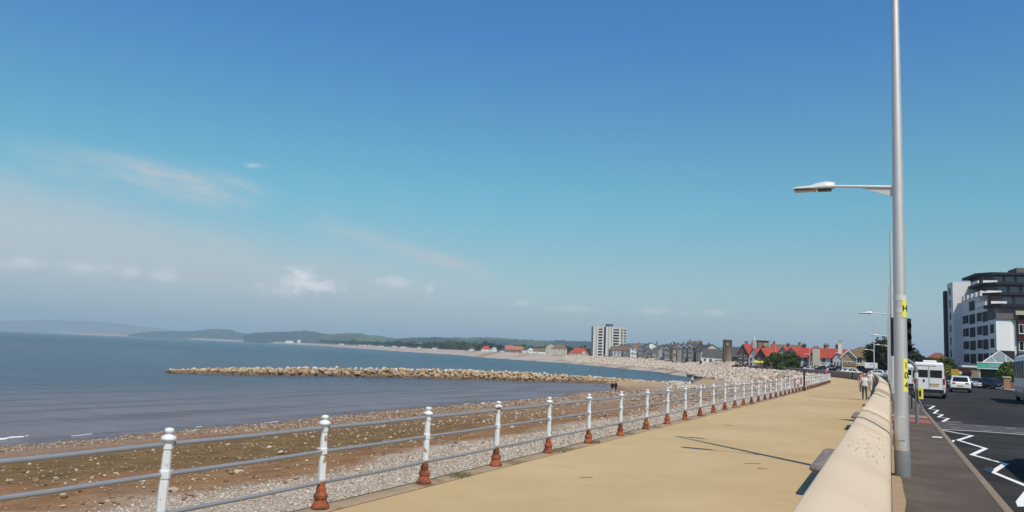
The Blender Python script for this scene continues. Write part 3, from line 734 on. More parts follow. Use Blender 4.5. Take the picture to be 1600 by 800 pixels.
# breaking wavelet
a = un(-30,690,S); b_ = un(48,681,S); b = MB(); pts1 = []
for i in range(25):
    t = i/24; p = a+(b_-a)*t+Vector((0,0,0)); p.x += .12*math.sin(i*.7); w = .34*(1-t)**.6+.04; pts1.append((p, w))
V = []
for p, w in pts1: V += [(p.x-w*.5,p.y,S+.01),(p.x,p.y-.1,S+.16*w+.03),(p.x+w*.6,p.y-.2,S+.01)]
b.add(V, [(3*i+j,3*i+3+j,3*i+4+j,3*i+1+j) for i in range(24) for j in range(2)], 0, True)
for k_ in range(11):
    y0 = 16+k_*8+rng.random()*6; x0 = -43.6-rng.random()*2.2-(.6 if y0 < 40 else 0); l_ = .5+1.6*rng.random(); m_ = MB(); V = []
    for i in range(6):
        t = i/5; w = .05*math.sin(math.pi*t)+.01; V += [(x0+.1*math.sin(t*5)-w,y0+l_*t,S+.012),(x0+.1*math.sin(t*5),y0+l_*t,S+.03),(x0+.1*math.sin(t*5)+w,y0+l_*t,S+.012)]
    b.add(V, [(3*i+j,3*i+3+j,3*i+4+j,3*i+1+j) for i in range(5) for j in range(2)], 0, True)
tag(b.build('wave_foam', M('sea_foam',(.75,.75,.75),.7,var=.2,vs=3)), kind='stuff')

# ------------------------------------------------------------------ hills
def ridge(name, pts, D, depth, mat, seed=0, rough=4., base=-2.):
    """pts: (px, py of the skyline). The hill is a real mound: foot in front at D, crest at D+depth/2, back foot at D+depth"""
    pxs = np.linspace(pts[0][0], pts[-1][0], 420); pys = np.interp(pxs, [p[0] for p in pts], [p[1] for p in pts]); V = []; nr = 11
    A1 = [at(a, 1.) for a in pxs]; dx = np.array([q.x for q in A1]); dy = np.array([q.y for q in A1])
    zc = np.array([hz(a, b_, D+depth*.5) for a, b_ in zip(pxs, pys)])
    for r in range(nr):
        t = r/(nr-1); k = math.sin(math.pi*t)**.8 if 0 < t < 1 else 0; Dr = D+depth*t; X = dx*Dr; Y = dy*Dr
        f = lambda sc, sd: vnoise(X+20000., Y+20000., sc*3900/D, seed+sd)-.5
        nz = f(.012,0)*rough*1.2+f(.035,1)*rough*.9+f(.11,2)*rough*1.1
        V += list(zip(X.tolist(), Y.tolist(), (base+(zc-rough*.35-base)*k+nz*k).tolist()))
    n = len(pxs)
    o = npmesh(name, V, [(r*n+i, r*n+i+1, (r+1)*n+i+1, (r+1)*n+i) for r in range(nr-1) for i in range(n-1)], mat, smooth=True); o['kind'] = 'structure'; return o
M_hill = M('wooded_hillside', (.020,.036,.028), 1., var=.45, vs=.012, col2=(.055,.085,.03), c2s=.004, c2lo=.55, c2hi=.6)
M_field = M('green_fields', (.075,.115,.05), 1., var=.25, vs=.004, col2=(.045,.07,.028), c2s=.006, c2lo=.5, c2hi=.53)
M_fell = M('haze_paled_fell', (.12,.13,.12), 1., var=.2, vs=.001)  # base colour lightened to stand in for distance haze
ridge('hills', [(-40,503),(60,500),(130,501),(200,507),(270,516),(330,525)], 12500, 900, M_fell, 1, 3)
ridge('hills', [(105,519.5),(140,517.5),(170,517),(205,517.5),(215,519),(300,522)], 10400, 800, M('sandstone_bluff',(.30,.17,.10),1.,var=.3,vs=.004,col2=(.07,.09,.04),c2s=.004), 2, 2)
ridge('hills', [(200,522),(230,518),(270,517),(300,517),(330,514),(355,514),(370,519),(390,521),(400,523)], 7200, 900, M_hill, 3, 6)
ridge('hills', [(380,523),(395,519),(430,518),(470,516),(490,517),(515,523),(535,524),(545,521),(560,524),(600,527),(640,529)], 5200, 900, M_hill, 4, 7)
ridge('hills', [(500,523),(540,521),(560,521),(575,523),(620,528),(660,526),(690,527),(740,527),(760,526),(800,530),(880,532),(960,535),(1100,541),(1160,542),(1210,548),(1300,556)], 3900, 900, M_field, 5, 4)
ridge('hills', [(600,531),(660,527.5),(680,525.5),(700,529),(735,529),(750,526.5),(765,530),(850,534),(870,530.5),(885,532),(930,535),(960,537),(1000,541)], 3300, 600, M_hill, 6, 5)
ridge('hills', [(1130,548),(1144,541.5),(1152,540),(1160,541),(1172,548)], 2400, 300, M_hill, 7, 3)
ridge('hills', [(1380,575),(1420,570),(1460,572),(1475,578)], 900, 200, M_field, 8, 1)

# smaller boulders over the upper far beach
n_ = 9000; FEa = [p for p in FE][:6]; FWa = [Vector((p+(p-q)*.15)) for p,q in zip(FW,FE)][:6]
uu = nrng.random(n_)*5*.999; ii = uu.astype(int); ff = uu-ii; tt = nrng.random(n_)*.72
PA_ = np.array([p[:2] for p in FEa]); PB_ = np.array([p[:2] for p in FWa])
a_ = PA_[ii]*(1-ff[:,None])+PA_[ii+1]*ff[:,None]; b2_ = PB_[ii]*(1-ff[:,None])+PB_[ii+1]*ff[:,None]; P = a_+(b2_-a_)*tt[:,None]
zz_ = np.array([fb(None,None,float(t_)) for t_ in tt]); P = np.concatenate([P, zz_[:,None]+.1], 1)
tag(scatter('far_rock_armour', P, .45+.75*nrng.random(n_), rock_v, M_rock), kind='stuff')

# ------------------------------------------------------------------ lamps
M_galv = M('galvanised_column', (.70,.665,.62), .55, .75, var=.06, vs=6, col2=(.42,.30,.19), c2s=1.6, c2lo=.70, c2hi=.85)
M_galvb = M('column_sleeve', (.19,.20,.20), .7, .2, var=.15, vs=8)
M_lampw = M('pale_lamp_casting', (.62,.62,.60), .45, .1, var=.05, vs=5)
M_lampg = M('lamp_lens', (.12,.115,.10), .15)
M_yel = M('yellow_plate', (.80,.74,.10), .5); M_blk = M('black_plastic', (.012,.012,.013), .45); M_tape = M('pale_tape', (.62,.63,.62), .6)
M_ink = M('black_ink', (.015,.015,.015), .6)
def make_lamp(plates=False):
    t = empty('street_lamp')
    prof = [(.118,.40),(.113,1.0),(.108,2.2),(.100,3.8),(.090,5.5),(.074,7.5),(.058,9.3),(.050,10.15)]
    MB().lathe(prof, 24).build('column', M_galv, t)
    MB().lathe([(.127,-.02),(.127,.43),(.119,.445)], 24).build('base_sleeve', M_galvb, t)
    arm = MB().tube([(-.06,0,5.10),(-1.0,-.0,5.17),(-1.1,0,5.175)], [.032,.026,.026], 10).build('arm', M_galv, t)
    MB().prism([(-.07,-.006),(-.07,.006),(-.62,.006),(-.62,-.006)], 0, .001)
    g = MB(); g.add([(-.09,-.006,5.07),(-.62,-.006,5.12),(-.09,-.006,4.93),(-.09,.006,5.07),(-.62,.006,5.12),(-.09,.006,4.93)], [(0,1,2),(5,4,3),(0,3,4,1),(1,4,5,2),(2,5,3,0)])
    g.build('bracket', M_lampw, arm)
    # head: tapered blade with a raised spine
    st = [(-1.06,.035,5.15,5.235,.03),(-1.10,.075,5.125,5.25,.05),(-1.22,.105,5.12,5.265,.06),(-1.36,.12,5.12,5.24,.07),(-1.50,.125,5.13,5.195,.09),(-1.72,.12,5.135,5.185,.09),(-1.80,.08,5.14,5.178,.05)]
    h = MB(); V = []
    for x, w, z0, z1, wt in st: V += [(x,-w,z0+.01),(x,-w*.97,z0+(z1-z0)*.45),(x,-wt,z1),(x,wt,z1),(x,w*.97,z0+(z1-z0)*.45),(x,w,z0+.01),(x,w*.5,z0),(x,-w*.5,z0)]
    n = 8; h.add(V, [(i*n+k,i*n+(k+1)%n,(i+1)*n+(k+1)%n,(i+1)*n+k) for i in range(len(st)-1) for k in range(n)], 0, True)
    h.add(V[:n], [tuple(range(n))]); h.add(V[-n:], [tuple(range(n-1,-1,-1))])
    hd = h.build('lamp_head', M_lampw, t)
    MB().box(-1.77,-1.40,-.10,.10,5.105,5.132).build('lens', M_lampg, hd, .006)
    MB().box(-1.36,-1.12,-.09,.09,5.095,5.122).build('control_gear', M_blk, hd, .008)
    ua = MB().tube([(0,0,10.12),(.10,0,10.17),(.42,0,10.22)], .03, 8).build('arm', M_galv, t)
    u = MB(); u.lathe([(.01,0),(.09,.01),(.12,.05),(.10,.09),(.03,.11)], 10); 
    u.v = [(x*2.4+.55, y, z+10.18) for x,y,z in u.v]; u.build('lamp_head', M_lampw, t)
    d = MB(); d.box(-.055,.055,-.126,-.115,.62,1.02); dd = d.build('access_door', M_galv, t, .004); 
    return t
lamp = make_lamp()
# plates of the near lamp
def lab(i): return ['tall silver street lamp beside the near wall with a yellow 104 plate on it','second tall silver street lamp along the wall, standing behind the nearest one','third street lamp along the wall, half hidden behind the nearest column','fourth street lamp along the wall with its arm just left of the near column','distant street lamp rising from the wall beside the white hoarding','distant street lamp in front of the brown roofed house','distant street lamp in front of the red roofed houses','distant street lamp beside the round green tree','distant street lamp left of the round green tree','distant street lamp in front of the steep red gables','far street lamp left of the steep red gables','far street lamp in front of the white low house'][i]
LP = [(.18,15.55),(.16,52.3),(.05,87),(-.15,121),(at(1366,155).x,at(1366,155).y),(at(1316,204).x,at(1316,204).y),(at(1265,250).x,at(1265,250).y),(at(1212,306).x,at(1212,306).y),(at(1200,322).x,at(1200,322).y),(at(1163,355).x,at(1163,355).y),(at(1158,375).x,at(1158,375).y),(at(1121,440).x,at(1121,440).y)]
for i, (x, y) in enumerate(LP):
    rz = [0,0,0,0,R(12),R(25),R(30),R(30),R(35),R(35),R(35),R(38)][i]
    o = lamp if i == 0 else dup(lamp)
    o.location = (x,y,.14 if i < 6 else .3); o.rotation_euler = (0,0,rz if i else R(-2))
    tag(o, lab(i), 'street lamp', 'street lamps along the sea wall')
    if i == 0: lamp_first = o
# near lamp only: tape bands and plates (facing the camera, slightly to the road)
for z, hh_ in ((3.085,.09),(2.86,.07)):
    MB().lathe([(.1085,z-hh_/2),(.1085,z+hh_/2)], 24).build('tape_band', M_tape, lamp_first)
def plate(z0, z1, w, chars, ang):
    rr_ = .112; p = MB(); V = []; n = 5
    for z in (z0,z1):
        for k in range(n):
            a = ang+(k/(n-1)-.5)*w/rr_; V.append((rr_*math.cos(a), rr_*math.sin(a), z))
    p.add(V, [(k,k+1,n+k+1,n+k) for k in range(n-1)], 0, True); po = p.build('number_plate', M_yel, lamp_first)
    for j, (ch, zc, size) in enumerate(chars):
        text_mesh(ch, size, M_ink, 'plate_letter', po, ((rr_+.004)*math.cos(ang), (rr_+.004)*math.sin(ang), zc), (R(90),0,ang+R(90)))
pa = R(-44)
plate(1.45,2.02,.105,[('1',1.90,.15),('0',1.73,.15),('4',1.56,.15)], pa)
plate(2.74,3.06,.105,[('H',2.90,.15)], pa)

# ------------------------------------------------------------------ traffic signals
def signal(loc, rz, label, cranked=True):
    t = empty('traffic_signal', loc, rz, label, 'traffic light')
    if cranked: pts = [(0,0,-.02),(0,0,1.85),(-.03,0,1.97),(-.12,0,2.08),(-.36,0,2.24),(-.47,0,2.34),(-.50,0,2.45),(-.50,0,3.6)]
    else: pts = [(0,0,-.02),(0,0,4.0)]
    MB().tube(pts, .057, 12).build('pole', M_galvb, t)
    MB().lathe([(.062,1.55),(.062,1.75)], 12).build('tape_band', M_tape, t)
    cx = -.52 if cranked else 0
    # head faces +x with hooded lights
    b = MB(); b.box(cx+.08,cx+.24,-.15,.15,2.37,3.57); hd = b.build('signal_head', M_blk, t, .02)
    MB().box(cx+.06,cx+.085,-.42,.42,2.30,3.66).build('backing_board', M_blk, hd, .01)
    for k in range(3):
        z = 3.37-.4*k; h = MB(); V = []; n = 12
        for x, r_ in ((cx+.24,.135),(cx+.44,.145)):
            V += [(x, r_*math.cos(2*math.pi*j/n), z+r_*math.sin(2*math.pi*j/n)) for j in range(n)]
        h.add(V, [(j,(j+1)%n,n+(j+1)%n,n+j) for j in range(n)], 0, True)
        h.build('hood', M_blk, hd)
        l = MB(); l.add([(cx+.25, .12*math.cos(2*math.pi*j/n), z+.12*math.sin(2*math.pi*j/n)) for j in range(n)], [tuple(range(n))])
        l.build('light', [M('red_lens',(.12,.01,.01),.2),M('amber_lens',(.2,.08,.01),.2),M('green_lens',(.01,.08,.05),.2)][k], hd)
    piv = Matrix.Translation((cx,0,0)) @ Matrix.Rotation(R(-38),4,'Z') @ Matrix.Translation((-cx,0,0))
    for ch_ in t.children:
        if ch_.name.startswith(('signal_head','backing_board')): ch_.matrix_local = piv
    bx = MB(); bx.box(.07,.20,-.10,.06,.85,1.25); pb_ = bx.build('push_button_box', M_yel, t, .01)
    MB().box(.105,.165,-.112,-.10,.95,1.15).build('button_panel', M_blk, pb_)
    return t
signal((.84,31.2,.14), R(-14), 'cranked grey crossing signal pole with yellow push button box beside the near lamp')
s2 = empty('signal_post', (1.22,43,.14), 0, 'slim grey crossing post with a curved foot behind the cranked signal', 'post')
MB().tube([(-.03,0,1.15),(-.03,0,.7),(0,0,.45),(.12,0,.2),(.20,0,-.02)], .05, 10).build('pole', M_galvb, s2)
MB().tube([(-.28,.1,0),(-.28,.1,1.0)], .03, 8).build('post', M_blk, s2)
# ------------------------------------------------------------------ benches fixed on the wall
M_bench = M('weathered_bench_timber', (.17,.145,.13), .8, var=.3, vs=9, bump=.4, bs=40, col2=(.25,.22,.20), c2s=6)
def bench(y0, l, label):
    t = empty('wall_bench', (-.64,y0,0), 0, label, 'bench', 'timber benches fixed to the sea wall')
    MB().box(-.46,-.0,0,l,.385,.475).build('seat', M_bench, t, .035)
    for yy in (.35,l-.35): 
        g = MB(); g.add([(0,yy-.03,.38),(-.40,yy-.03,.38),(0,yy-.03,.10),(0,yy+.03,.38),(-.40,yy+.03,.38),(0,yy+.03,.10)], [(0,1,2),(5,4,3),(0,3,4,1),(1,4,5,2),(2,5,3,0)]); g.build('bracket', M_galvb, t)
    MB().box(-.475,-.455,.1,l-.1,.405,.45).build('edge_batten', M_bench, t, .004)
bench(12.9,3.0,'nearest grey timber bench seat fixed to the promenade side of the wall')
bench(27.3,2.6,'second grey timber bench on the wall, mostly hidden behind its cream coping')
bench(45.5,2.6,'third grey timber bench on the wall, beside the walker in a white top')

# ------------------------------------------------------------------ lifebuoy post
q = un(1253.5,611)
t = empty('lifebuoy_post', (q.x+.15,q.y,0), 0, 'tall dark brown post standing at the railing with lifebuoy hung beside it', 'post')
M_dpost = M('dark_stained_post', (.06,.035,.028), .8, var=.2, vs=5)
MB().box(-.07,.07,-.07,.07,0,1.62).build('post', M_dpost, t, .01)
lb = MB(); V = []
for i in range(20):
    a = 2*math.pi*i/20
    for k in range(8):
        b_ = 2*math.pi*k/8; V.append(((.26+.07*math.cos(b_))*math.cos(a), .07*math.sin(b_), (.26+.07*math.cos(b_))*math.sin(a)))
lb.add(V, [(i*8+k,((i+1)%20)*8+k,((i+1)%20)*8+(k+1)%8,i*8+(k+1)%8) for i in range(20) for k in range(8)], 0, True)
lbo = lb.build('lifebuoy', M('faded_red_ring', (.50,.12,.09), .6, var=.1, vs=3)); lbo.location = (q.x-.35,q.y-.05,.72)
tag(lbo, 'faded red lifebuoy ring hung on the railing beside the dark brown post', 'lifebuoy')
# litter bin at far wall
q = at(1335,150); t = empty('litter_bin', (q.x,q.y,0), R(20), 'dark square litter bin standing against the shaded far wall', 'bin')
MB().box(-.35,.35,-.35,.35,0,1.05).build('body', M_dpost, t, .04); MB().box(-.38,.38,-.38,.38,1.06,1.2).build('lid', M_blk, t, .05)

# ------------------------------------------------------------------ people
M_skin = M('skin', (.50,.27,.18), .6); M_hair = M('grey_hair', (.28,.25,.22), .8); M_hairb = M('dark_hair', (.03,.022,.018), .8)
def person(loc, rz, H, label, top, legs, hair, shoes=None, stride=.0, arms=.12, hands=True, group=None, bulk=1., sleeves=False, bag=False, skirtz=None):
    t = empty('person', loc, rz, label, 'person', group)
    k = H/1.75; J = []; E_ = []; Rr = []
    def j(p, r_, par=None):
        J.append(Vector(p)*k); Rr.append(r_*k*(1)); i = len(J)-1
        if par is not None: E_.append((par, i))
        return i
    b = bulk
    pel = j((0,0,.96), .155*b); wai = j((0,0,1.10), .145*b, pel); che = j((0,-.01,1.28), .155*b, wai); sh = j((0,0,1.41), .125*b, che)
    nk = j((0,-.005,1.50), .055, sh); hd0 = j((0,-.012,1.575), .078, nk); hd1 = j((0,-.010,1.655), .092, hd0); hd2 = j((0,0,1.725), .062, hd1)
    nose = j((0,-.112,1.63), .014, hd1)
    for s in (-1,1):
        f = -stride*s
        hp = j((s*.095,0,.88), .105*b, pel); kn = j((s*.105,f*.45-.03,.50), .066, hp); an = j((s*.105,f*.9+.03,.085), .045, kn); to = j((s*.115,f*.9-.12,.04), .038, an)
        so = j((s*.175*b**.5,0,1.40), .062*b**.5, sh); e_ = j((s*(.235+arms*.3)*b**.4,-f*.25+.01,1.13), .045*b**.5, so); wr = j((s*(.24+arms*.6)*b**.3,-f*.55-.04,.885), .029, e_)
        if hands:
            pm = j((s*(.245+arms*.6)*b**.3,-f*.56-.05,.83), .026, wr)
            for q_ in range(4):
                a = j((s*(.243+arms*.6)*b**.3,-f*.57-.075+.02*q_,.775), .0095, pm); j((s*(.232+arms*.6)*b**.3,-f*.57-.077+.02*q_,.745-.006*(q_ in (1,2))), .0085, a)
            th = j((s*(.235+arms*.6)*b**.3,-f*.56-.088,.82), .010, pm); j((s*(.23+arms*.6)*b**.3,-f*.56-.10,.785), .009, th)
        else: j((s*(.245+arms*.6)*b**.3,-f*.56-.05,.79), .024, wr)
    me = bpy.data.meshes.new('body'); me.from_pydata([tuple(p) for p in J], E_, []); me.update()
    o = bpy.data.objects.new('body', me); COL.objects.link(o)
    m = o.modifiers.new('skin','SKIN'); m.use_smooth_shade = True
    lay = me.skin_vertices[0] if len(me.skin_vertices) else None
    if lay is None:
        bm = bmesh.new(); bm.from_mesh(me); bm.verts.layers.skin.verify(); bm.to_mesh(me); bm.free(); lay = me.skin_vertices[0]
    for i, r_ in enumerate(Rr):
        ry = r_*(.78 if 0 <= i <= 3 else 1.); rx = r_*(1.12 if 0 <= i <= 3 else 1.)
        lay.data[i].radius = (rx, ry)
    lay.data[0].use_root = True
    sd = o.modifiers.new('sub','SUBSURF'); sd.levels = 1; sd.render_levels = 1
    bpy.context.view_layer.update(); dg = bpy.context.evaluated_depsgraph_get()
    m2 = bpy.data.meshes.new_from_object(o.evaluated_get(dg)); bpy.data.objects.remove(o)
    m2.materials.clear()
    for mm in (M_skin, top, legs, shoes or M_blk): m2.materials.append(mm)
    for p in m2.polygons:
        c = p.center/k; r_ = math.hypot(c.x, 0)
        armx = abs(c.x) > .205*b**.4 and c.z < 1.42
        if c.z < .085: mi = 3
        elif armx and c.z < 1.36: mi = 1 if (sleeves and c.z > .9) or c.z > 1.20 else 0
        elif c.z < (skirtz or .93): mi = 2
        elif c.z < 1.475: mi = 1
        else: mi = 0
        p.material_index = mi; p.use_smooth = True
    bo = bpy.data.objects.new('body', m2); COL.objects.link(bo); bo.parent = t
    h = MB(); V = []; n = 12
    for i, (a, r_) in enumerate(((0,.104),(25,.103),(50,.086),(72,.05),(88,.008))):
        for q_ in range(n):
            an = 2*math.pi*q_/n; z = 1.665+.115*math.sin(R(a))-(.055 if (i == 0 and math.sin(an) > -.3) else 0); V.append((r_*math.cos(an)*k, (r_*1.12*math.sin(an)+.012)*k, z*k))
    h.add(V, [(i*n+q_,i*n+(q_+1)%n,(i+1)*n+(q_+1)%n,(i+1)*n+q_) for i in range(4) for q_ in range(n)], 0, True); h.build('hair', hair, t)
    e = MB()
    for s in (-1,1): e.obox((s*.034*k,-.098*k,1.655*k),(.02*k,.01*k,.01*k))
    e.obox((0,-.100*k,1.592*k),(.04*k,.01*k,.008*k)); e.build('face', M('dark_eyes',(.05,.03,.025),.4), t)
    if bag:
        MB().obox((.22*k,.12*k,1.0*k),(.12*k,.28*k,.30*k)).build('bag', M_blk, t, .03)
    return t
def face(q): return math.atan2(-q.x, q.y)   # rz so that local -y looks back at the camera
WTOP = M('white_cotton', (.66,.63,.60), .8); GREYT = M('grey_trousers', (.085,.082,.085), .85); BLACKC = M('black_clothes', (.012,.012,.014), .8); PINK = M('bright_pink', (.60,.035,.20), .7); RED = M('red_cloth', (.50,.05,.05), .8); DK = M('dark_denim', (.03,.035,.05), .85); BEI = M('beige_cloth',(.42,.36,.28),.85); BLU = M('pale_blue_cloth',(.25,.33,.42),.85)
PKH = M('pinkish_grey_hair', (.42,.27,.24), .8)
q = un(1351,625); person((q.x,q.y,0), -.02, 1.64, 'older person walking towards us in a white short sleeved top and grey trousers', WTOP, GREYT, PKH, stride=.10, arms=.14, bulk=1.18)
q = at(1345,72); person((q.x+.05,q.y,0), .1, 1.66, 'person in a red and white top walking just behind the white topped walker', M('red_white_print',(.48,.33,.31),.8,col2=(.35,.07,.06),c2s=9,c2lo=.48,c2hi=.52), GREYT, PKH, stride=.12)
q = at(1359.5,76); person((q.x,q.y,0), 3.0, 1.76, 'person in white shirt and white shorts walking away near the curve of the wall', WTOP, WTOP, M_hair, stride=.15, bulk=1.15, shoes=M_skin)
q = at(1292.5,112); person((q.x-.1,q.y+.3,0), 1.2, 1.72, 'person in a bright pink top at the far bend of the railing', PINK, BLACKC, M_hair, stride=.05, sleeves=True, bulk=1.1)
q = unbeach(956.5,613.5); person((q.x,q.y,q.z+.02), .4, 1.72, 'left one of two people in dark coats standing together by the water', BLACKC, M('pale_grey_leggings',(.35,.33,.32),.8), M_hairb, stride=.14, sleeves=True, bulk=1.25, arms=.02, skirtz=.62, group='couple on the beach')
q = unbeach(962.,612.7); person((q.x,q.y,q.z+.02), 2.6, 1.72, 'right one of two people in dark coats standing together by the water', BLACKC, BLACKC, M_hairb, stride=.12, sleeves=True, bulk=1.3, arms=.04, group='couple on the beach')
q = at(1082,158.8); q.z = float(beach_z(q.x,q.y)); person(tuple(q+Vector((0,0,.0))), .2, 1.68, 'lone person in a pale top and black trousers on the beach near the rock slope', M('pale_grey_top',(.50,.48,.46),.8), BLACKC, M_hair, stride=.1, sleeves=True)
tops = [RED, WTOP, BEI, RED, BLU, RED, PINK, WTOP, RED]
lbs = ['tiny figure in red on the far promenade in front of the brown stone tower','tiny figure in white beside a red clad one on the far promenade','tiny figure in beige on the far promenade right of the stone tower','tiny figure in red in front of the steep red gables','tiny figure in pale blue in front of the yellow parasols','tiny figure in red beside the round green tree','tiny figure in pink at the far wall left of the green tree','tiny figure in white on the far promenade below the cream gable','tiny figure in red standing behind the wall right of the yellow parasols']
for i, (px, D) in enumerate(((1149.5,330),(1153,333),(1143,340),(1190.5,288),(1182,296),(1204,276),(1165,315),(1108,410),(1162,318))):
    q = at(px, D-6); person((q.x,q.y,.55), rng.random()*6, 1.7, lbs[i], tops[i], DK, M_hair, hands=False, bulk=1.3)
# people's far promenade is the raised wall-top walk
gq = unbeach(754,633); g = MB()
g.lathe([(.01,-.22),(.05,-.15),(.08,0),(.06,.12),(.03,.2)], 8); g.v = [(z,x,y+.2) for x,y,z in g.v]
gt = empty('gull', (gq.x,gq.y,gq.z), .5, 'small white gull standing at the edge of the water', 'bird')
g.build('body', M('white_feathers',(.8,.8,.8),.8), gt)
gg = MB(); gg.lathe([(.01,-.05),(.045,-.02),(.045,.02),(.01,.05)], 8, (.2,0,.30)); gg.build('head', M('white_feathers',(.8,.8,.8),.8), gt)
MB().tube([(.0,.03,.15),(.0,.03,0)], .01, 5).build('leg', M_yel, gt); MB().tube([(.0,-.03,.15),(.0,-.03,0)], .01, 5).build('leg', M_yel, gt)

# ------------------------------------------------------------------ vehicles
M_glass = M('dark_car_glass', (.010,.012,.015), .08); M_tyre = M('tyre_rubber', (.015,.015,.015), .85); M_rim = M('alloy_rim', (.40,.40,.42), .35, .6)
M_vw = M('white_car_paint', (.78,.78,.77), .3); M_vb = M('black_car_paint', (.012,.012,.014), .22); M_vs = M('silver_car_paint', (.35,.36,.37), .3, .5); M_vblue = M('blue_car_paint', (.03,.07,.16), .25); M_vr = M('red_car_paint', (.40,.03,.025), .3); M_vg = M('grey_car_paint', (.10,.105,.11), .3, .4)
M_tail = M('red_tail_light', (.35,.008,.01), .25); M_head = M('clear_head_light', (.70,.72,.74), .15); M_chrome = M('chrome', (.6,.6,.6), .2, .9)
M_plate_y = M('yellow_number_plate', (.75,.60,.08), .5); M_plate_w = M('white_number_plate', (.72,.72,.70), .5)
def vehicle(name, paint, L_, Wd, H_, kind):
    """length along y, front at -y ; origin on the ground under the middle"""
    t = empty(name); h = Wd/2
    if kind == 'suv': st = [(-L_/2,.82,.35,.62,.66,.75),(-L_/2+.12,.92,.28,.80,.86,.84),(-L_/2+1.05,1.,.26,.98,1.03,.86),(-L_/2+1.75,1.,.26,1.02,H_-.06,.76),(-L_/2+2.3,1.,.26,1.03,H_,.78),(L_/2-1.1,1.,.26,1.05,H_-.02,.78),(L_/2-.42,.98,.28,1.07,H_-.12,.74),(L_/2-.08,.94,.32,1.0,1.06,.82),(L_/2,.90,.38,.88,.92,.80)]
    elif kind == 'car': st = [(-L_/2,.80,.32,.52,.56,.72),(-L_/2+.12,.92,.25,.68,.72,.82),(-L_/2+1.0,1.,.22,.86,.90,.84),(-L_/2+1.75,1.,.22,.90,H_-.05,.72),(-L_/2+2.2,1.,.22,.92,H_,.74),(L_/2-1.2,1.,.22,.93,H_-.03,.74),(L_/2-.45,.98,.24,.95,H_-.22,.70),(L_/2-.08,.94,.28,.92,.97,.80),(L_/2,.90,.34,.78,.82,.78)]
    else: st = [(-L_/2,.84,.40,.85,.90,.78),(-L_/2+.15,.95,.32,1.15,1.20,.86),(-L_/2+.75,1.,.30,1.32,1.38,.88),(-L_/2+1.55,1.,.30,1.36,H_-.12,.84),(-L_/2+2.0,1.,.30,1.36,H_-.02,.86),(L_/2-.30,1.,.30,1.36,H_,.88),(L_/2-.04,1.,.32,1.36,H_-.05,.89),(L_/2,.97,.40,1.33,H_-.16,.86)]
    V = []; n = 10
    for y, wf, zb, zbelt, zr, rf in st:
        w = h*wf; wr = h*rf if zr-zbelt > .2 else w*.92
        for s in (1,-1):
            ring = [(w*.90,zb),(w*.99,zb+.14),(w,(zb+zbelt)/2+.05),(w*.975,zbelt),(wr,zr-.035*(1 if zr-zbelt>.2 else .5)),]
            ring = ring if s == 1 else ring[::-1]
            V += [(s*a, y, z) for a, z in ring]
        # crown of the roof is the joint between the two sides
    # order: right side bottom->top, left side top->bottom
    b = MB(); b.add(V, [(i*n+k,(i+1)*n+k,(i+1)*n+(k+1)%n,i*n+(k+1)%n) for i in range(len(st)-1) for k in range(n)], 0, True)
    b.add(V[:n], [tuple(range(n))]); b.add(V[-n:], [tuple(range(n-1,-1,-1))])
    body = b.build('body', paint, t, .03)
    def ringat(i): 
        y, wf, zb, zbelt, zr, rf = st[i]; w = h*wf; wr = h*rf if zr-zbelt > .2 else w*.92
        return Vector((w*.975,y,zbelt)), Vector((wr,y,zr-.035))
    def pane(c4, off, name='window', mat=M_glass):
        c4 = [Vector(c) for c in c4]; nn = (c4[1]-c4[0]).cross(c4[3]-c4[0]).normalized(); m_ = MB()
        f = [c+nn*off for c in c4]; bk = [c-nn*.02 for c in c4]
        m_.add(f+bk, [(0,1,2,3),(7,6,5,4),(0,4,5,1),(1,5,6,2),(2,6,7,3),(3,7,4,0)]); return m_.build(name, mat, t)
    def mixv(a, b_, f): return a+(b_-a)*f
    if kind in ('suv','car'):
        a0, a1 = ringat(2); b0, b1 = ringat(3); r0_, r1_ = ringat(6); q0, q1 = ringat(5); e0, e1 = ringat(7)
        mid = ringat(4)
        for s in (1,-1):
            f = lambda v: Vector((v.x*s, v.y, v.z))
            c1 = [mixv(b0,b1,.14)-Vector((0,.42,0)), mixv(mid[0],mid[1],.14)+Vector((0,.25,0)), mixv(mid[0],mid[1],.86)+Vector((0,.25,0)), mixv(b0,b1,.84)+Vector((0,.05,0))]
            c2 = [mixv(mid[0],mid[1],.14)+Vector((0,.33,0)), mixv(q0,q1,.16)+Vector((0,.35,0)), mixv(q0,q1,.82)+Vector((0,.25,0)), mixv(mid[0],mid[1],.86)+Vector((0,.33,0))]
            for c in (c1,c2):
                cc = [f(v) for v in c]; cc = cc if s == 1 else cc[::-1]; pane(cc, .012)
        # windscreen and rear window
        wv = [Vector((-a0.x*.86,a0.y+.06,a0.z+.07)), Vector((a0.x*.86,a0.y+.06,a0.z+.07)), Vector((b1.x*.88,b1.y-.06,b1.z-.03)), Vector((-b1.x*.88,b1.y-.06,b1.z-.03))]
        pane(wv, .02, 'windscreen')
        wv = [Vector((e0.x*.80,e1.y-.02,e1.z+.05)), Vector((-e0.x*.80,e1.y-.02,e1.z+.05)), Vector((-r1_.x*.90,r1_.y+.03,r1_.z-.06)), Vector((r1_.x*.90,r1_.y+.03,r1_.z-.06))]
        pane(wv, .035, 'rear_window')
        yb, yf = L_/2, -L_/2
        MB().box(-h*.86,h*.86,yb-.10,yb+.035,.26,.50).build('bumper', M_blk if kind == 'suv' else paint, t, .03)
        MB().box(-h*.86,h*.86,yf-.035,yf+.1,.24,.48).build('bumper', M_blk if kind == 'suv' else paint, t, .03)
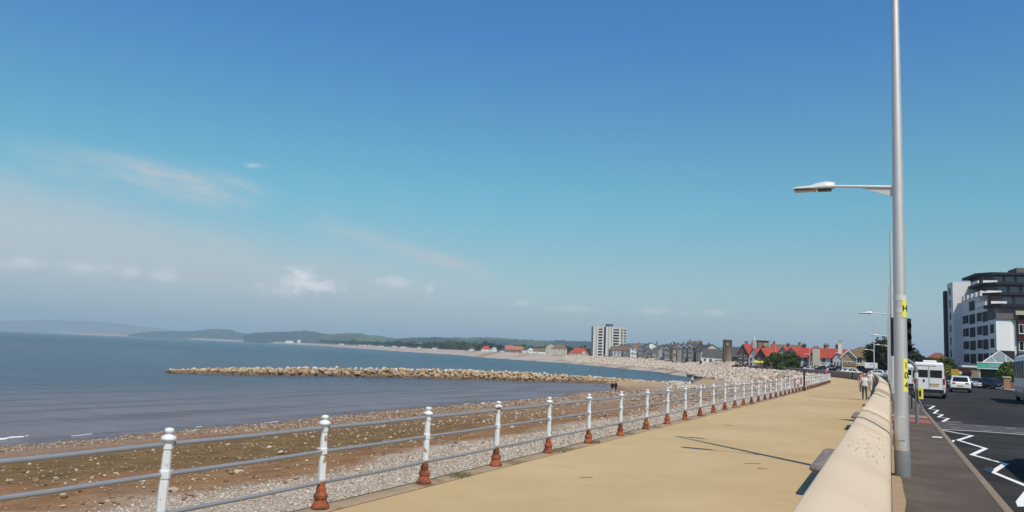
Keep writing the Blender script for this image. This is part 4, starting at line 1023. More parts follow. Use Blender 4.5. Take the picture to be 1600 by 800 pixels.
        for s in (-1,1):
            MB().box(s*h*.62-.16,s*h*.62+.16,yb-.10,yb+.012,.70 if kind=='car' else .84,.84 if kind=='car' else .98).build('tail_light', M_tail, t, .02)
            MB().box(s*h*.60-.17,s*h*.60+.17,yf-.012,yf+.12,.50 if kind=='car' else .58,.62 if kind=='car' else .72).build('headlight', M_head, t, .02)
            MB().obox((s*(h+.09),a0.y+.5,a0.z+.09),(.18,.12,.13)).build('mirror', paint, t, .03)
        MB().box(-.26,.26,yb,yb+.04,.58 if kind=='car' else .66,.69 if kind=='car' else .77).build('number_plate', M_plate_y, t)
        MB().box(-.26,.26,yf-.045,yf,.34,.45).build('number_plate', M_plate_w, t)
        MB().box(-.42,.42,yf-.02,yf+.05,.50,.60).build('grille', M_blk, t, .01)
        wr_, wy = .34 if kind == 'suv' else .31, (-L_/2+.85, L_/2-.85)
        if kind == 'suv': MB().box(-h*.70,h*.70,yb-.4,yb-.32,H_-.13,H_-.06).build('spoiler', paint, t, .02)
    else:
        yb, yf = L_/2, -L_/2
        for s in (-1,1):
            m_ = MB(); m_.box(s*h*.445-h*.385, s*h*.445+h*.385, yb-.03, yb+.012, 1.50, 2.06); m_.build('rear_window', M_glass, t, .015)
            MB().box(s*h*.93-.075,s*h*.93+.075,yb-.16,yb+.02,1.02,1.46).build('tail_light', M_tail, t, .02)
            MB().box(s*h*.93-.07,s*h*.93+.07,yb-.16,yb+.018,.72,1.0).build('lamp_cluster', M_lampw, t, .02)
            MB().box(s*h*.70-.22,s*h*.70+.22,yf-.01,yf+.2,.72,.95).build('headlight', M_head, t, .03)
            MB().obox((s*(h+.14),yf+1.35,1.55),(.24,.14,.36)).build('mirror', M_blk, t, .04)
            for a, c in ((yf+1.75,yf+2.6),(yf+2.75,yf+3.9),(yf+4.05,yb-.35)):
                z1 = 2.06 if H_ < 2.9 else 2.1; xx = h*.955
                m_ = MB(); m_.add([(s*(h*.975+.004),a,1.44),(s*(h*.975+.004),c,1.44),(s*(h*.925+.012),c,z1),(s*(h*.925+.012),a,z1)], [(0,1,2,3) if s > 0 else (3,2,1,0)]); m_.build('window', M_glass, t)
        m_ = MB(); m_.add([(-h*.84,yf+.80,1.45),(h*.84,yf+.80,1.45),(h*.78,yf+1.52,H_-.22),(-h*.78,yf+1.52,H_-.22)], [(0,1,2,3)]); m_.v = [(x,y-.05,z+.03) for x,y,z in m_.v]; m_.build('windscreen', M_glass, t)
        MB().box(-h*.93,h*.93,yb-.1,yb+.09,.40,.66).build('bumper', M_blk, t, .03)
        MB().box(-h*.9,h*.9,yf-.07,yf+.1,.36,.66).build('bumper', M_blk, t, .03)
        MB().box(-.62,-.10,yb+.0,yb+.03,.90,1.01).build('number_plate', M_plate_y, t)
        MB().box(-.66,-.02,yb+.0,yb+.035,1.035,1.065).build('plate_lamp', M_blk, t)
        MB().box(.28,.40,yb,yb+.03,1.18,1.36).build('door_handle', M_blk, t, .01)
        MB().box(-.012,.012,yb,yb+.016,.68,2.3).build('door_seam', M_blk, t)
        MB().box(-.45,h*.84,yb-.04,yb+.006,H_-.33,H_-.29).build('brake_light_strip', M_blk, t)
        MB().box(-h*.45,h*.45,-.5,.9,H_-.02,H_+.13).build('roof_vent', paint, t, .05)
        wr_, wy = .35, (-L_/2+1.0, L_/2-1.15)
    for y in wy:
        for s in (-1,1):
            w = MB().lathe([(wr_*.62,-.11),(wr_*.95,-.11),(wr_,-.07),(wr_,.07),(wr_*.95,.11),(wr_*.62,.11)], 20); w.v = [(z+s*(h-.12), x+y, yy_+wr_) for x,yy_,z in w.v]
            wo_ = w.build('wheel', M_tyre, t)
            rm = MB().lathe([(.05,-.01),(wr_*.62,0),(wr_*.60,.03),(.04,.045)], 14); rm.v = [(z*s+s*(h-.03), x+y, yy_+wr_) for x,yy_,z in rm.v]; rm.build('rim', M_rim, wo_)
            ar = MB().lathe([(wr_*1.14,-.01),(wr_*1.14,.01)], 20); ar.v = [(z+s*(h-.002), x+y, max(yy_+wr_,.22)) for x,yy_,z in ar.v]; ar.build('wheel_arch', M_blk, t)
    return t
def put(o, loc, rz, label, group=None, cat=None):
    o.location = loc; o.rotation_euler = (0,0,rz); tag(o, label, cat, group)
    return o
# minibus seen from behind (front = -y, so it is turned round)
v = vehicle('minibus', M_vw, 5.9, 2.05, 2.66, 'van'); put(v, (2.72+.1,66.2+2.95,0), R(180)-R(4), 'white minibus seen from behind with dark rear windows and yellow plate, beside the pavement', None, 'minibus')
v = vehicle('sport_utility_car', M_vw, 4.6, 1.88, 1.68, 'suv'); put(v, (un(1503,613.5).x,un(1503,613.5).y+2.1,0), R(180)-R(3), 'white tall car seen from behind driving away in the middle of the road', None, 'car')
v = vehicle('parked_car', M_vb, 4.2, 1.78, 1.48, 'car'); b1 = put(v, (un(1553,608).x,un(1553,608).y+1.6,0), R(28), 'black hatchback facing us with white front plate, beside the brick gate pillar', 'cars parked by the white building', 'car')
v = dup(b1, (at(1534,131).x,at(1534,131).y,0), R(20), 'black car parked in the shade behind the black hatchback')
vsil = vehicle('parked_car', M_vs, 4.2, 1.78, 1.48, 'car'); put(vsil, (at(1524,127).x,at(1524,127).y,0), R(8), 'silver car facing us, between the white tall car and the black ones', 'cars parked by the white building', 'car')
v = dup(b1, (at(1487,112).x,at(1487,112).y,0), R(5), 'dark car facing us, half hidden left of the white tall car'); b2 = v
v = vehicle('delivery_van', M_vw, 5.6, 2.0, 2.5, 'van'); put(v, (at(1424,92).x,at(1424,92).y,0), R(180), 'white box shaped van beyond the minibus, between lamp column and signal pole', None, 'van')
v = vehicle('parked_van', M_vblue, 5.4, 1.95, 2.25, 'van'); put(v, (4.15,19.3,0), R(180), 'dark blue van at the kerb by the right edge, shading the near road', None, 'van')
# coach at the right edge
ct = empty('coach', (8.95,74.6,0), R(-3), 'tall white coach with large lilac grey windows cut off by the right edge', 'coach')
c = MB(); V = []
for y, f in ((0,.93),(-.15,1.),(-11.4,1.),(-11.6,.95)):
    V += [(0+.08*(1-f)*10,y,.38),(0,y,.9),(0,y,2.9),(.09,y,3.35*f**.5),(.4,y,3.52*f**.5),(2.1,y,3.52*f**.5),(2.41,y,3.35*f**.5),(2.5,y,2.9),(2.5,y,.9),(2.42,y,.38)]
n = 10; c.add(V, [(i*n+k,i*n+(k+1)%n,(i+1)*n+(k+1)%n,(i+1)*n+k) for i in range(3) for k in range(n)], 0, True); c.add(V[:n],[tuple(range(n-1,-1,-1))]); c.add(V[-n:],[tuple(range(n))])
c.build('body', M('coach_white',(.62,.62,.64),.35), ct, .05)
M_lil = M('lilac_sky_glass', (.16,.165,.24), .12)  # lilac of the reflected sky painted into the glass colour
for k in range(5): MB().box(-.012,.02,-2.1-2.2*k,-.25-2.2*k,1.75,3.0).build('window', M_lil, ct, .01)
MB().box(-.016,.02,-11.3,-.1,.95,1.15).build('stripe', M_vg, ct)
MB().box(-.02,.05,-11.4,-.0,.36,.72).build('skirt', M_vg, ct)
for y in (-1.35-1.6,-9.2):
    w = MB().lathe([(.30,-.13),(.50,-.13),(.52,-.08),(.52,.08),(.50,.13),(.30,.13)], 20); w.v = [(z+.13, x+y+1.2, yy_+.52) for x,yy_,z in w.v]; wo_ = w.build('wheel', M_tyre, ct)
    rm = MB().lathe([(.08,-.02),(.30,0),(.29,.03)], 12); rm.v = [(-z+.03, x+y+1.2, yy_+.52) for x,yy_,z in rm.v]; rm.build('rim', M_rim, wo_)

# cars parked and driving along the curved promenade road
protos = {}
for nm, mt in (('w',M_vw),('b',M_vb),('s',M_vs),('r',M_vr),('u',M_vblue),('g',M_vg)):
    protos[nm] = None
def far_car(px, D, col, rz, label, z=.35, kind='car'):
    q = at(px, D); mt = {'w':M_vw,'b':M_vb,'s':M_vs,'r':M_vr,'u':M_vblue,'g':M_vg}[col]
    if protos[col] is None: o = vehicle('parked_car', mt, 4.2, 1.78, 1.48, 'car'); protos[col] = o
    else: o = dup(protos[col])
    return put(o, (q.x,q.y,z), rz, label, 'cars along the curved promenade road', 'car')
FC = [(1392,150,'w',.2,'white'),(1376,165,'w',1.3,'white'),(1367,170,'b',1.3,'black'),(1352,190,'b',1.2,'black'),(1337,190,'w',1.2,'white'),(1329,198,'w',1.1,'white'),(1322,206,'s',1.2,'silver'),(1309,212,'b',1.,'black'),(1304,216,'w',1.,'white'),(1296,222,'g',1.,'grey'),(1286,228,'b',1.,'black'),(1276,236,'w',1.,'white'),(1267,243,'w',1.,'white'),(1260,250,'b',.9,'black'),(1252,258,'s',.9,'silver'),(1239,272,'w',.9,'white'),(1233,276,'w',.9,'white'),(1216,292,'w',.9,'white'),(1210,298,'w',.8,'white'),(1183,318,'w',.8,'white'),(1171,330,'b',.8,'black'),(1123,400,'w',.8,'white'),(1090,470,'w',.8,'white'),(1081,485,'w',.8,'white'),(1060,520,'b',.8,'black'),(1045,545,'w',.8,'white'),(1022,580,'w',.8,'white'),(1001,610,'w',.8,'white'),(994,620,'w',.8,'white'),(960,690,'s',.8,'silver')]
places = ['nearest the bend of the wall beneath the dark trees','behind the wall under the white hoarding','just left of the white hoarding','in front of the brown roofed house door','in front of the left bay of the brown roofed house','at the left corner of the brown roofed house','left of the brown roofed house and its bay','in front of the hedge by the rightmost red roof','behind the lamp before the rightmost red roof','below the second red gable','left of the pink figure, below the red gable','below the tall cream chimney','just left of the tall cream chimney','below the small red gable','at the foot of the round green tree, right side','right of the round tree, first of two','right of the round tree, second of two','in front of the round green tree','left of the round green tree trunk','below the yellow parasols','left of the yellow parasols','below the brown stone tower','below the dark gabled terrace, right','below the dark gabled terrace, middle','below the stone bay house','left of the stone bay house','below the pub with the conical porch','below the white gabled house','left of the white gabled house','at the foot of the long terrace']
cn = {'w':'white','b':'black','s':'silver','g':'grey'}
for (px, D, c_, rz, _), pl in zip(FC, places): far_car(px, D, c_, rz, 'small distant %s car %s' % (cn[c_], pl), .35 if D < 300 else .6)
for px, D, lb_ in ((1069,500,'white box van below the stone bay house'),(1036,560,'white kiosk van left of the stone bay house'),(985,640,'long white van in front of the white bay house'),(948,700,'white van at the foot of the tower block')):
    q = at(px,D); o = vehicle('delivery_van', M_vw, 5.2, 2.1, 2.7, 'van'); put(o, (q.x,q.y,1.0), .9, lb_, 'distant white vans', 'van')

# ------------------------------------------------------------------ trees
def leaf_mat(name, cols, trans=.25):
    m = tint_mat(name, cols, .7); t = m.node_tree; b = t.nodes['Principled BSDF']
    return m
M_bark = M('brown_bark', (.09,.065,.045), .95, var=.3, vs=4)
M_lf = leaf_mat('green_leaves', [(.030,.050,.012),(.05,.08,.02),(.075,.11,.030),(.10,.14,.04)])
M_lfd = leaf_mat('dark_leaves', [(.012,.022,.012),(.020,.035,.016),(.03,.05,.02)])
M_lfg = leaf_mat('yellow_green_leaves', [(.10,.12,.02),(.16,.15,.02),(.24,.19,.02)])
M_lfp = leaf_mat('palm_leaves', [(.07,.11,.02),(.13,.18,.04),(.20,.25,.07)])
def tree(loc, h, w, label, mat, cat='tree', group=None, n=900, leaf=.35, trunk=.25, crown0=.25, name='tree', seed=0):
    r_ = np.random.default_rng(abs(seed+int(loc[0]*7+loc[1]))); t = empty(name, loc, 0, label, cat, group)
    tr = MB(); th = h*(crown0+.25); tr.tube([(0,0,-.2),(.02*h,0,th*.5),(-.01*h,.02*h,th)], [trunk,trunk*.7,trunk*.4], 7)
    for k in range(5):
        a = k*1.26+r_.random(); tr.tube([(0,0,th*.55+k*.05*h),(math.cos(a)*w*.2,math.sin(a)*w*.2,th*.9),(math.cos(a)*w*.36,math.sin(a)*w*.36,h*(.6+.2*r_.random()))], [trunk*.4,trunk*.25,trunk*.08], 5)
    tr.build('trunk', M_bark, t)
    nb = 22; ctr = []
    for i in range(nb):
        a = r_.random()*6.28; u = r_.random(); zz_ = crown0+(1-crown0)*(.12+.76*u); rad = w/2*math.sqrt(max(.05,1-((zz_-crown0)/(1-crown0)*1.7-.75)**2))*(.45+.45*r_.random())
        ctr.append((rad*math.cos(a), rad*math.sin(a), h*zz_, (.13+.13*r_.random())*min(w,h*(1-crown0)*1.1)))
    C_ = np.array(ctr); wi = r_.integers(0, nb, n); d = r_.normal(0,1,(n,3)); d /= np.linalg.norm(d,axis=1)[:,None]; rr_ = C_[wi,3]*(r_.random(n)**.35)*1.1
    P = C_[wi,:3]+d*rr_[:,None]*np.array([1.1,1.1,.85]); P[:,2] = np.maximum(P[:,2], h*crown0*.6)
    a = r_.normal(0,1,(n,3)); a /= np.linalg.norm(a,axis=1)[:,None]; b = np.cross(a, r_.normal(0,1,(n,3))); b /= np.linalg.norm(b,axis=1)[:,None]
    s = (leaf*(.5+r_.random(n)))[:,None]; V = np.stack([P+a*s, P+b*s*.7, P-a*s, P-b*s*.7], 1).reshape(-1,3)
    F = np.arange(n*4).reshape(-1,4); tint = np.repeat(np.clip(r_.random(nb)[wi]*.7+r_.random(n)*.4,0,1), 4)
    npmesh('crown', V, F, mat, parent=t, tint=tint); return t

# ------------------------------------------------------------------ houses
M_wwhite = M('white_render', (.74,.73,.70), .8, var=.08, vs=.6); M_wcream = M('cream_render', (.50,.455,.37), .85, var=.1, vs=.5); M_wstone = M('brown_sandstone', (.25,.185,.12), .9, var=.25, vs=1.2, col2=(.15,.11,.075), c2s=.9)
M_wgrey = M('grey_pebbledash', (.22,.21,.20), .9, var=.15, vs=1.); M_wdark = M('dark_sandstone', (.12,.10,.085), .9, var=.2, vs=1.); M_wtan = M('tan_render', (.42,.36,.25), .85, var=.1, vs=.8); M_brick = M('red_brick', (.25,.10,.065), .9, var=.2, vs=2.)
M_slate = M('slate_roof', (.085,.082,.085), .75, var=.2, vs=1.5); M_redroof = M('red_tile_roof', (.36,.060,.042), .8, var=.2, vs=1.2); M_brroof = M('brown_tile_roof', (.17,.115,.07), .85, var=.2, vs=1.2); M_orroof = M('faded_terracotta_roof', (.36,.14,.095), .85, var=.2, vs=1.)
M_trim = M('white_trim', (.78,.78,.77), .6); M_win = M('window_glass', (.012,.015,.022), .4, spec=.15); M_chp = M('clay_chimney_pot', (.30,.13,.08), .85)
WCACHE = {}
def window_mesh(w, h):
    key = (round(w,2), round(h,2))
    if key in WCACHE: return WCACHE[key]
    b = MB(); d = .05
    b.box(-w/2,w/2,-.02,.01,-h/2,h/2,1)
    for x0,x1,z0,z1 in ((-w/2-.06,-w/2+.03,-h/2-.06,h/2+.06),(w/2-.03,w/2+.06,-h/2-.06,h/2+.06),(-w/2+.03,w/2-.03,h/2-.03,h/2+.06),(-w/2+.03,w/2-.03,-h/2-.06,-h/2+.03),(-.03,.03,-h/2+.03,h/2-.03)): b.box(x0,x1,-d,.005,z0,z1,0)
    b.box(-w/2-.12,w/2+.12,-.12,0,-h/2-.13,-h/2-.062,0)
    o = b.build('window', [M_trim, M_win]); WCACHE[key] = o.data; bpy.data.objects.remove(o); return WCACHE[key]
def add_window(parent, x, y, z, w, h, rz):
    o = bpy.data.objects.new('window', window_mesh(w,h)); COL.objects.link(o); o.parent = parent; o.location = (x,y,z); o.rotation_euler = (0,0,rz); return o
def roof_mesh(w, d, h0, rh, kind, over=.35, x0=0, y0=0):
    b = MB(); a, c = w/2+over, d/2+over; z0, z1 = h0-.02, h0+rh; th = .14
    if kind == 'x':      # ridge along x
        v = [(-a,-c,z0-over*.5),(a,-c,z0-over*.5),(a,c,z0-over*.5),(-a,c,z0-over*.5),(-a,0,z1),(a,0,z1)]
        f = [(0,1,5,4),(2,3,4,5)]
    elif kind == 'y':
        v = [(-a,-c,z0-over*.5),(a,-c,z0-over*.5),(a,c,z0-over*.5),(-a,c,z0-over*.5),(0,-c,z1),(0,c,z1)]
        f = [(1,2,5,4),(3,0,4,5)]
    elif kind == 'hip':
        r_ = max(0, a-c)*.9+.3; 
        if a >= c: v = [(-a,-c,z0-.15),(a,-c,z0-.15),(a,c,z0-.15),(-a,c,z0-.15),(-r_,0,z1),(r_,0,z1)]; f = [(0,1,5,4),(1,2,5),(2,3,4,5),(3,0,4)]
        else:
            r_ = (c-a)*.9+.3; v = [(-a,-c,z0-.15),(a,-c,z0-.15),(a,c,z0-.15),(-a,c,z0-.15),(0,-r_,z1),(0,r_,z1)]; f = [(0,1,4),(1,2,5,4),(2,3,5),(3,0,4,5)]
    else: v = [(-a,-c,z0),(a,-c,z0),(a,c,z0),(-a,c,z0)]; f = [(0,1,2,3)]
    n = len(v); v2 = [(x,y,z-th) for x,y,z in v]
    b.add([(x+x0,y+y0,z) for x,y,z in v], f); b.add([(x+x0,y+y0,z) for x,y,z in v2], [tuple(reversed(q)) for q in f])
    b.add([(x+x0,y+y0,z) for x,y,z in v[:4]+v2[:4]], [(0,4,5,1),(1,5,6,2),(2,6,7,3),(3,7,4,0)]); return b
def gable_wall(b, w, d, h0, rh, kind, x0=0, y0=0):
    b.box(x0-w/2,x0+w/2,y0-d/2,y0+d/2,-1.5,h0)
    if kind == 'x':
        for s in (-1,1): b.add([(x0+s*w/2,y0-d/2,h0),(x0+s*w/2,y0+d/2,h0),(x0+s*w/2,y0,h0+rh-.18)], [(0,1,2) if s > 0 else (2,1,0)])
    elif kind == 'y':
        for s in (-1,1): b.add([(x0-w/2,y0+s*d/2,h0),(x0+w/2,y0+s*d/2,h0),(x0,y0+s*d/2,h0+rh-.18)], [(2,1,0) if s > 0 else (0,1,2)])
    return b
def house(px, D, w, d, h0, rh, label, wall_, roof_, kind='x', rz=0., z=.5, rows=2, cols=3, chim=((.35,0),), bays=(), side=True, name='house', ww=1.1, wh=1.3, trim=False, group=None, cat='house', wside=None, bayroof=None, chm=None, baymat=None):
    q = at(px, D); t = empty(name, (q.x,q.y,z), math.atan2(-q.x,q.y)+rz, label, cat, group)
    gable_wall(MB(), w, d, h0, rh, kind).build('wall', wall_, t)
    ro = roof_mesh(w, d, h0, rh, kind).build('roof', roof_, t)
    for cx, cy in chim:
        zt = h0+rh; cb = MB(); cb.box(cx*w-.45,cx*w+.45,cy*d-.4,cy*d+.4,zt-rh*.75,zt+1.0); cb.box(cx*w-.55,cx*w+.55,cy*d-.5,cy*d+.5,zt+1.0,zt+1.15)
        c_ = cb.build('chimney', chm or M_wstone, ro)
        for k in (-.22,.22): MB().lathe([(.13,0),(.11,.45)], 8, (cx*w+k,cy*d,zt+1.15)).build('chimney_pot', M_chp, c_) if D < 330 else None
    fh = h0/rows
    for r_ in range(rows):
        for k in range(cols):
            x = (k+.5)/cols*w-w/2
            if any(abs(x-bx) < bw/2+.3 for bx, bw, *_ in bays): continue
            if r_ == 0 and k == cols//2: 
                MB().box(x-.5,x+.5,-d/2-.06,-d/2+.02,-.3,2.1).build('door', M_trim if D > 300 else M('dark_door',(.05,.04,.06),.5), t); continue
            add_window(t, x, -d/2-.004, fh*(r_+.55), min(ww,w/cols*.62), wh, 0)
        if side:
            for s in (-1,1):
                for k in (-.25,.25): add_window(t, s*(w/2+.004), k*d, fh*(r_+.55), 1.0, wh, s*R(90))
    for bx, bw, bd, bh, bk in bays:
        b = MB(); gable_wall(b, bw, bd+.3, bh, bw*.55 if bk == 'y' else .0, bk, bx, -d/2-bd/2+.15); bo = b.build('bay', baymat or wall_, t)
        if bk == 'y': roof_mesh(bw, bd+1.6, bh, bw*.55, 'y', .25, bx, -d/2-bd/2+.8).build('bay_roof', bayroof or roof_, bo)
        else: roof_mesh(bw, bd+.3, bh, 1.1, 'hip', .15, bx, -d/2-bd/2+.15).build('bay_roof', bayroof or roof_, bo)
        nr = max(1, int(bh/2.8))
        for r_ in range(nr):
            for k in ((-.28,0,.28) if bw > 2.8 else (-.2,.2)): add_window(t, bx+k*bw, -d/2-bd-.004, bh/nr*(r_+.55), bw*.2, 1.4, 0)
        if trim and bk == 'y':
            tb = MB(); hb = bw*.55
            for s in (-1,1):
                a = Vector((bx+s*(bw/2+.3),-d/2-bd-.32,bh-.22)); c_ = Vector((bx,-d/2-bd-.32,bh+hb+.02)); tb.add([a,c_,c_-Vector((0,0,.38)),a-Vector((0,0,.3)),a+Vector((0,-.08,0)),c_+Vector((0,-.08,0)),c_+Vector((0,-.08,-.38)),a+Vector((0,-.08,-.3))], [(0,1,2,3),(7,6,5,4),(0,4,5,1),(2,6,7,3),(1,5,6,2),(0,3,7,4)])
            tb.build('bargeboard', M_trim, bo)
    return t
# brown roofed house right of the row
h = house(1347, 222, 8.8, 8.0, 4.5, 2.5, 'tan rendered house with brown hipped roof and white trimmed gable bay', M_wtan, M_brroof, 'hip', R(-8), .4, 2, 3, ((-.62,.2),), ((-2.4,3.4,.9,4.3,'y'),), trim=True, chm=M_wwhite)
MB().box(-4.05,-.75,-5.05,-4.92,1.95,2.75).build('tan_band', M('ochre_band',(.30,.20,.09),.85), h)
MB().box(-.5,2.6,-4.8,-4.02,2.2,2.36).build('porch_canopy', M_trim, h)
# white hoarding on posts
q = at(1361,172); t = empty('hoarding', (q.x,q.y,.3), math.atan2(-q.x,q.y), 'white rectangular hoarding on two grey posts in front of the brown roofed house', 'sign')
MB().box(-1.15,1.15,-.05,.05,1.75,2.85).build('panel', M_trim, t, .02)
MB().box(-.35,.35,-.058,-.052,2.38,2.58).build('emblem', M('pale_blue_print',(.35,.42,.50),.6), t)
MB().box(-.95,.95,-.058,-.052,1.95,2.02).build('text_line', M('pale_blue_print',(.35,.42,.50),.6), t)
for s in (-.75,.9): MB().tube([(s,.08,-.5),(s,.08,1.9)], .06, 8).build('post', M_galvb, t)
# red roof row
GR = 'row of red roofed seafront houses'
house(1309, 262, 8, 8, 4.3, 2.7, 'red roofed house at the right end of the row, beside the brown roofed house', M_wwhite, M_redroof, 'x', R(-22), .5, 2, 3, ((-.42,.1),), ((2.0,3.0,.9,4.2,'y'),), group=GR, chm=M_wtan, baymat=M_wwhite)
house(1290, 268, 8.0, 8, 4.3, 2.9, 'red roofed house with a wide steep gable, second from the right of the row', M_wcream, M_redroof, 'x', R(-22), .5, 2, 3, ((.42,.1),(-.1,.25)), ((-1.9,3.2,1.0,4.1,'y'),(2.1,3.0,1.0,4.0,'y')), group=GR, chm=M_wdark, baymat=M_wgrey)
house(1271, 272, 8.0, 8, 4.3, 2.9, 'red roofed house behind the tall cream chimney stack', M_wwhite, M_redroof, 'x', R(-22), .5, 2, 4, ((-.40,.1),), ((2.1,3.2,.9,4.1,'y'),), group=GR, chm=M_wdark, baymat=M_wgrey)
q = at(1275.5, 260); t = empty('chimney_stack', (q.x,q.y,.3), R(5), 'tall cream chimney stack standing against the front of a red roofed house', 'chimney')
MB().box(-1.05,1.05,-.7,.7,-.5,7.2).build('shaft', M_wcream, t); MB().box(-1.15,1.15,-.8,.8,7.2,7.45).build('cap', M_wgrey, t)
for k in (-.5,0,.5): MB().lathe([(.16,0),(.13,.5)], 8, (k,0,7.45)).build('chimney_pot', M_chp, t)
house(1247, 290, 7.5, 8, 4.4, 3.0, 'small house with red gable and dark side wall, right of the round green tree', M_wcream, M_redroof, 'y', R(-32), .5, 2, 2, ((.2,.1),), group=GR, chm=M_brick)
house(1234, 296, 5.5, 8, 4.6, 3.2, 'narrow red gabled house touching the round green tree', M_wcream, M_redroof, 'y', R(-32), .5, 2, 2, ((-.2,.1),), group=GR, chm=M_wstone)
house(1229, 345, 12, 10, 7.4, 2.4, 'large tan sandstone house standing behind the round green tree', M_wstone, M_brroof, 'x', R(-10), .5, 3, 4, ((.42,.0),(-.42,0)), chm=M_wstone)
# steep red gables
house(1209, 330, 5.6, 5.6, 5.8, 3.6, 'house with a pointed red turret roof left of the round green tree', M_wcream, M_redroof, 'hip', 0, .5, 2, 2, ())
house(1199, 312, 5.2, 7, 3.8, 3.4, 'steep red gabled house, right one of the pair above the yellow parasols', M_wdark, M_redroof, 'y', R(-38), .5, 2, 2, (), group='steep red gables')
house(1187, 318, 4.8, 7, 3.9, 3.4, 'steep red gabled house, left one of the pair above the yellow parasols', M_wwhite, M_redroof, 'y', R(-38), .5, 2, 2, ((.0,.3),), group='steep red gables', chm=M_redroof)
house(1168, 335, 4.8, 7, 5.0, 4.2, 'tall house with very steep red roof beside the brown stone tower house', M_wdark, M_redroof, 'y', R(-30), .5, 2, 2, ((-.2,.1),), group='steep red gables', chm=M_wgrey)
q = at(1178, 322); t = empty('chimney_stack', (q.x,q.y,.3), R(5), 'tall pale grey stack between the steep red roofs', 'chimney'); MB().lathe([(1.05,-.5),(1.05,9.9),(.8,10.4),(.5,10.8)], 14).build('shaft', M('pale_grey_stone',(.33,.29,.27),.9,var=.15,vs=1.), t); MB().tube([(.25,0,10.6),(.1,0,12.3)], [.22,.12], 8).build('flue', M_trim, t)
q = at(1190, 345); t = empty('stone_tower', (q.x,q.y,.3), R(25), 'square sandstone tower with flat overhanging roof behind the red gables', 'tower'); MB().box(-2.3,2.3,-2.3,2.3,-.5,11.0).build('wall', M_wstone, t); MB().box(-2.7,2.7,-2.7,2.7,11.0,11.25).build('roof', M_slate, t); add_window(t, .9,-2.304,9.8,.7,.6,0)
for i, px in enumerate((1181.5,1192)):
    q = at(px, 296); t = empty('parasol', (q.x,q.y,.4), 0, ['left','right'][i]+' one of two yellow parasols beneath the steep red gables', 'parasol', 'yellow parasols')
    MB().tube([(0,0,0),(0,0,2.5)], .04, 6).build('pole', M_galvb, t); MB().lathe([(1.55,2.0),(1.5,2.15),(.8,2.5),(.05,2.75)], 8).build('canopy', M('yellow_canvas',(.62,.58,.02),.8), t)
# brown stone tower, white low house, cream gable
q = at(1137, 350); t = empty('stone_tower', (q.x,q.y,.3), 0, 'tall round brown stone tower standing alone behind the wall', 'tower')
MB().lathe([(1.75,-1),(1.75,10.9),(1.85,10.95),(1.85,11.3)], 18).build('wall', M('tan_sandstone', (.36,.27,.17), .9, var=.25, vs=1.2), t)
b = MB(); b.box(-2.0,-1.2,-.5,2.5,-1,11.1); b.build('stair_turret', M_wdark, t); add_window(t, .2,-1.74,9.4,.5,.5,0)
house(1118, 395, 11, 9, 4.0, 3.6, 'low white house with grey slate roof left of the brown stone tower', M_wwhite, M_slate, 'x', R(-12), .5, 1, 4, ())
house(1152, 372, 10, 9, 4.2, 4.2, 'low dark house with slate roof right of the brown stone tower', M_wdark, M_slate, 'x', R(-25), .5, 1, 4, ())
house(1108, 432, 12, 13, 6.4, 4.0, 'big cream gable end at the end of the dark terrace', M_wcream, M_slate, 'y', R(14), .6, 2, 2, (), side=False, wh=.0 or 1.0)
# dark gabled terrace going away
for i, (px, D) in enumerate(((1088,440),(1079,452),(1070.5,466))):
    house(px, D, 5.6, 9, 8.2, 2.8, ['right','middle','left'][i]+' house of the dark stone terrace with white pointed bargeboards', M_wdark, M_slate, 'x', R(-38), .6, 3, 2, ((.45,.1),), ((0,2.8,.9,8.4,'y'),), trim=True, group='dark gabled terrace', baymat=M_wcream if i == 2 else M_wgrey)
house(1060, 486, 9.5, 9, 8.6, 2.8, 'tan stone corner house with bay windows and a pink shop front', M_wstone, M_slate, 'hip', R(6), .6, 3, 3, ((.3,.1),(-.3,.1)), ((-2.6,3.,.9,8.2,'hip'),(2.6,3.,.9,8.2,'hip')))
house(1085, 560, 10, 10, 12.0, 3.0, 'large brown stone building rising behind the dark gabled terrace', M_wstone, M_brroof, 'x', R(0), .6, 4, 4, ((.3,.1),(-.3,.1)))
for i, (px, D, m_) in enumerate(((1048,505,M_wgrey),(1041,515,M_wwhite))):
    house(px, D, 6.4, 9, 7.8, 3.2, ['dark house with a white pointed gable left of the stone corner house','narrow white fronted house left of the dark pointed gable'][i], m_, M_slate, 'x', R(-30), .6, 3, 2, ((.4,.1),), ((0,3.,.9,7.4,'y'),), trim=True, group='dark gabled houses')
house(1025, 545, 12, 10, 5.2, 4.2, 'pub with dark slate roof and a conical porch turret', M_wstone, M_slate, 'hip', R(4), .6, 2, 4, (), ((-1.5,3.4,1.2,5.6,'hip'),))
house(1016, 590, 14, 10, 8.6, 4.8, 'white gabled house behind the pub with the conical porch', M_wwhite, M_slate, 'y', R(10), .6, 3, 3, ((.35,.2),))
house(1006, 575, 7, 9, 7.2, 2.6, 'dark slate roofed house with a white gable left of the pub', M_wgrey, M_slate, 'x', R(-30), .6, 2, 2, ((.4,.1),), ((0,3.2,.9,6.8,'y'),), trim=True, group='dark gabled houses')
house(991.5, 600, 7.5, 9, 9.4, 3.0, 'tall house with a bright white bay and brown pointed turret', M_wwhite, M_brroof, 'hip', R(8), .6, 3, 3, ((.4,.2),), ((0,3.4,.9,9.0,'hip'),))
for i, (px, D, m_) in enumerate(((981,625,M_wgrey),(974,640,M_wwhite),(968,655,M_wwhite),(961,668,M_wgrey))):
    house(px, D, 7.6, 9, 7.4, 3.0, ['right end','third','second','left end'][i]+' house of the long brown roofed terrace in front of the tower block', m_, M_brroof, 'x', R(-26), .6, 3, 2, ((.45,.1),), ((0,3.,.9,7.,'hip'),), group='long brown roofed terrace')
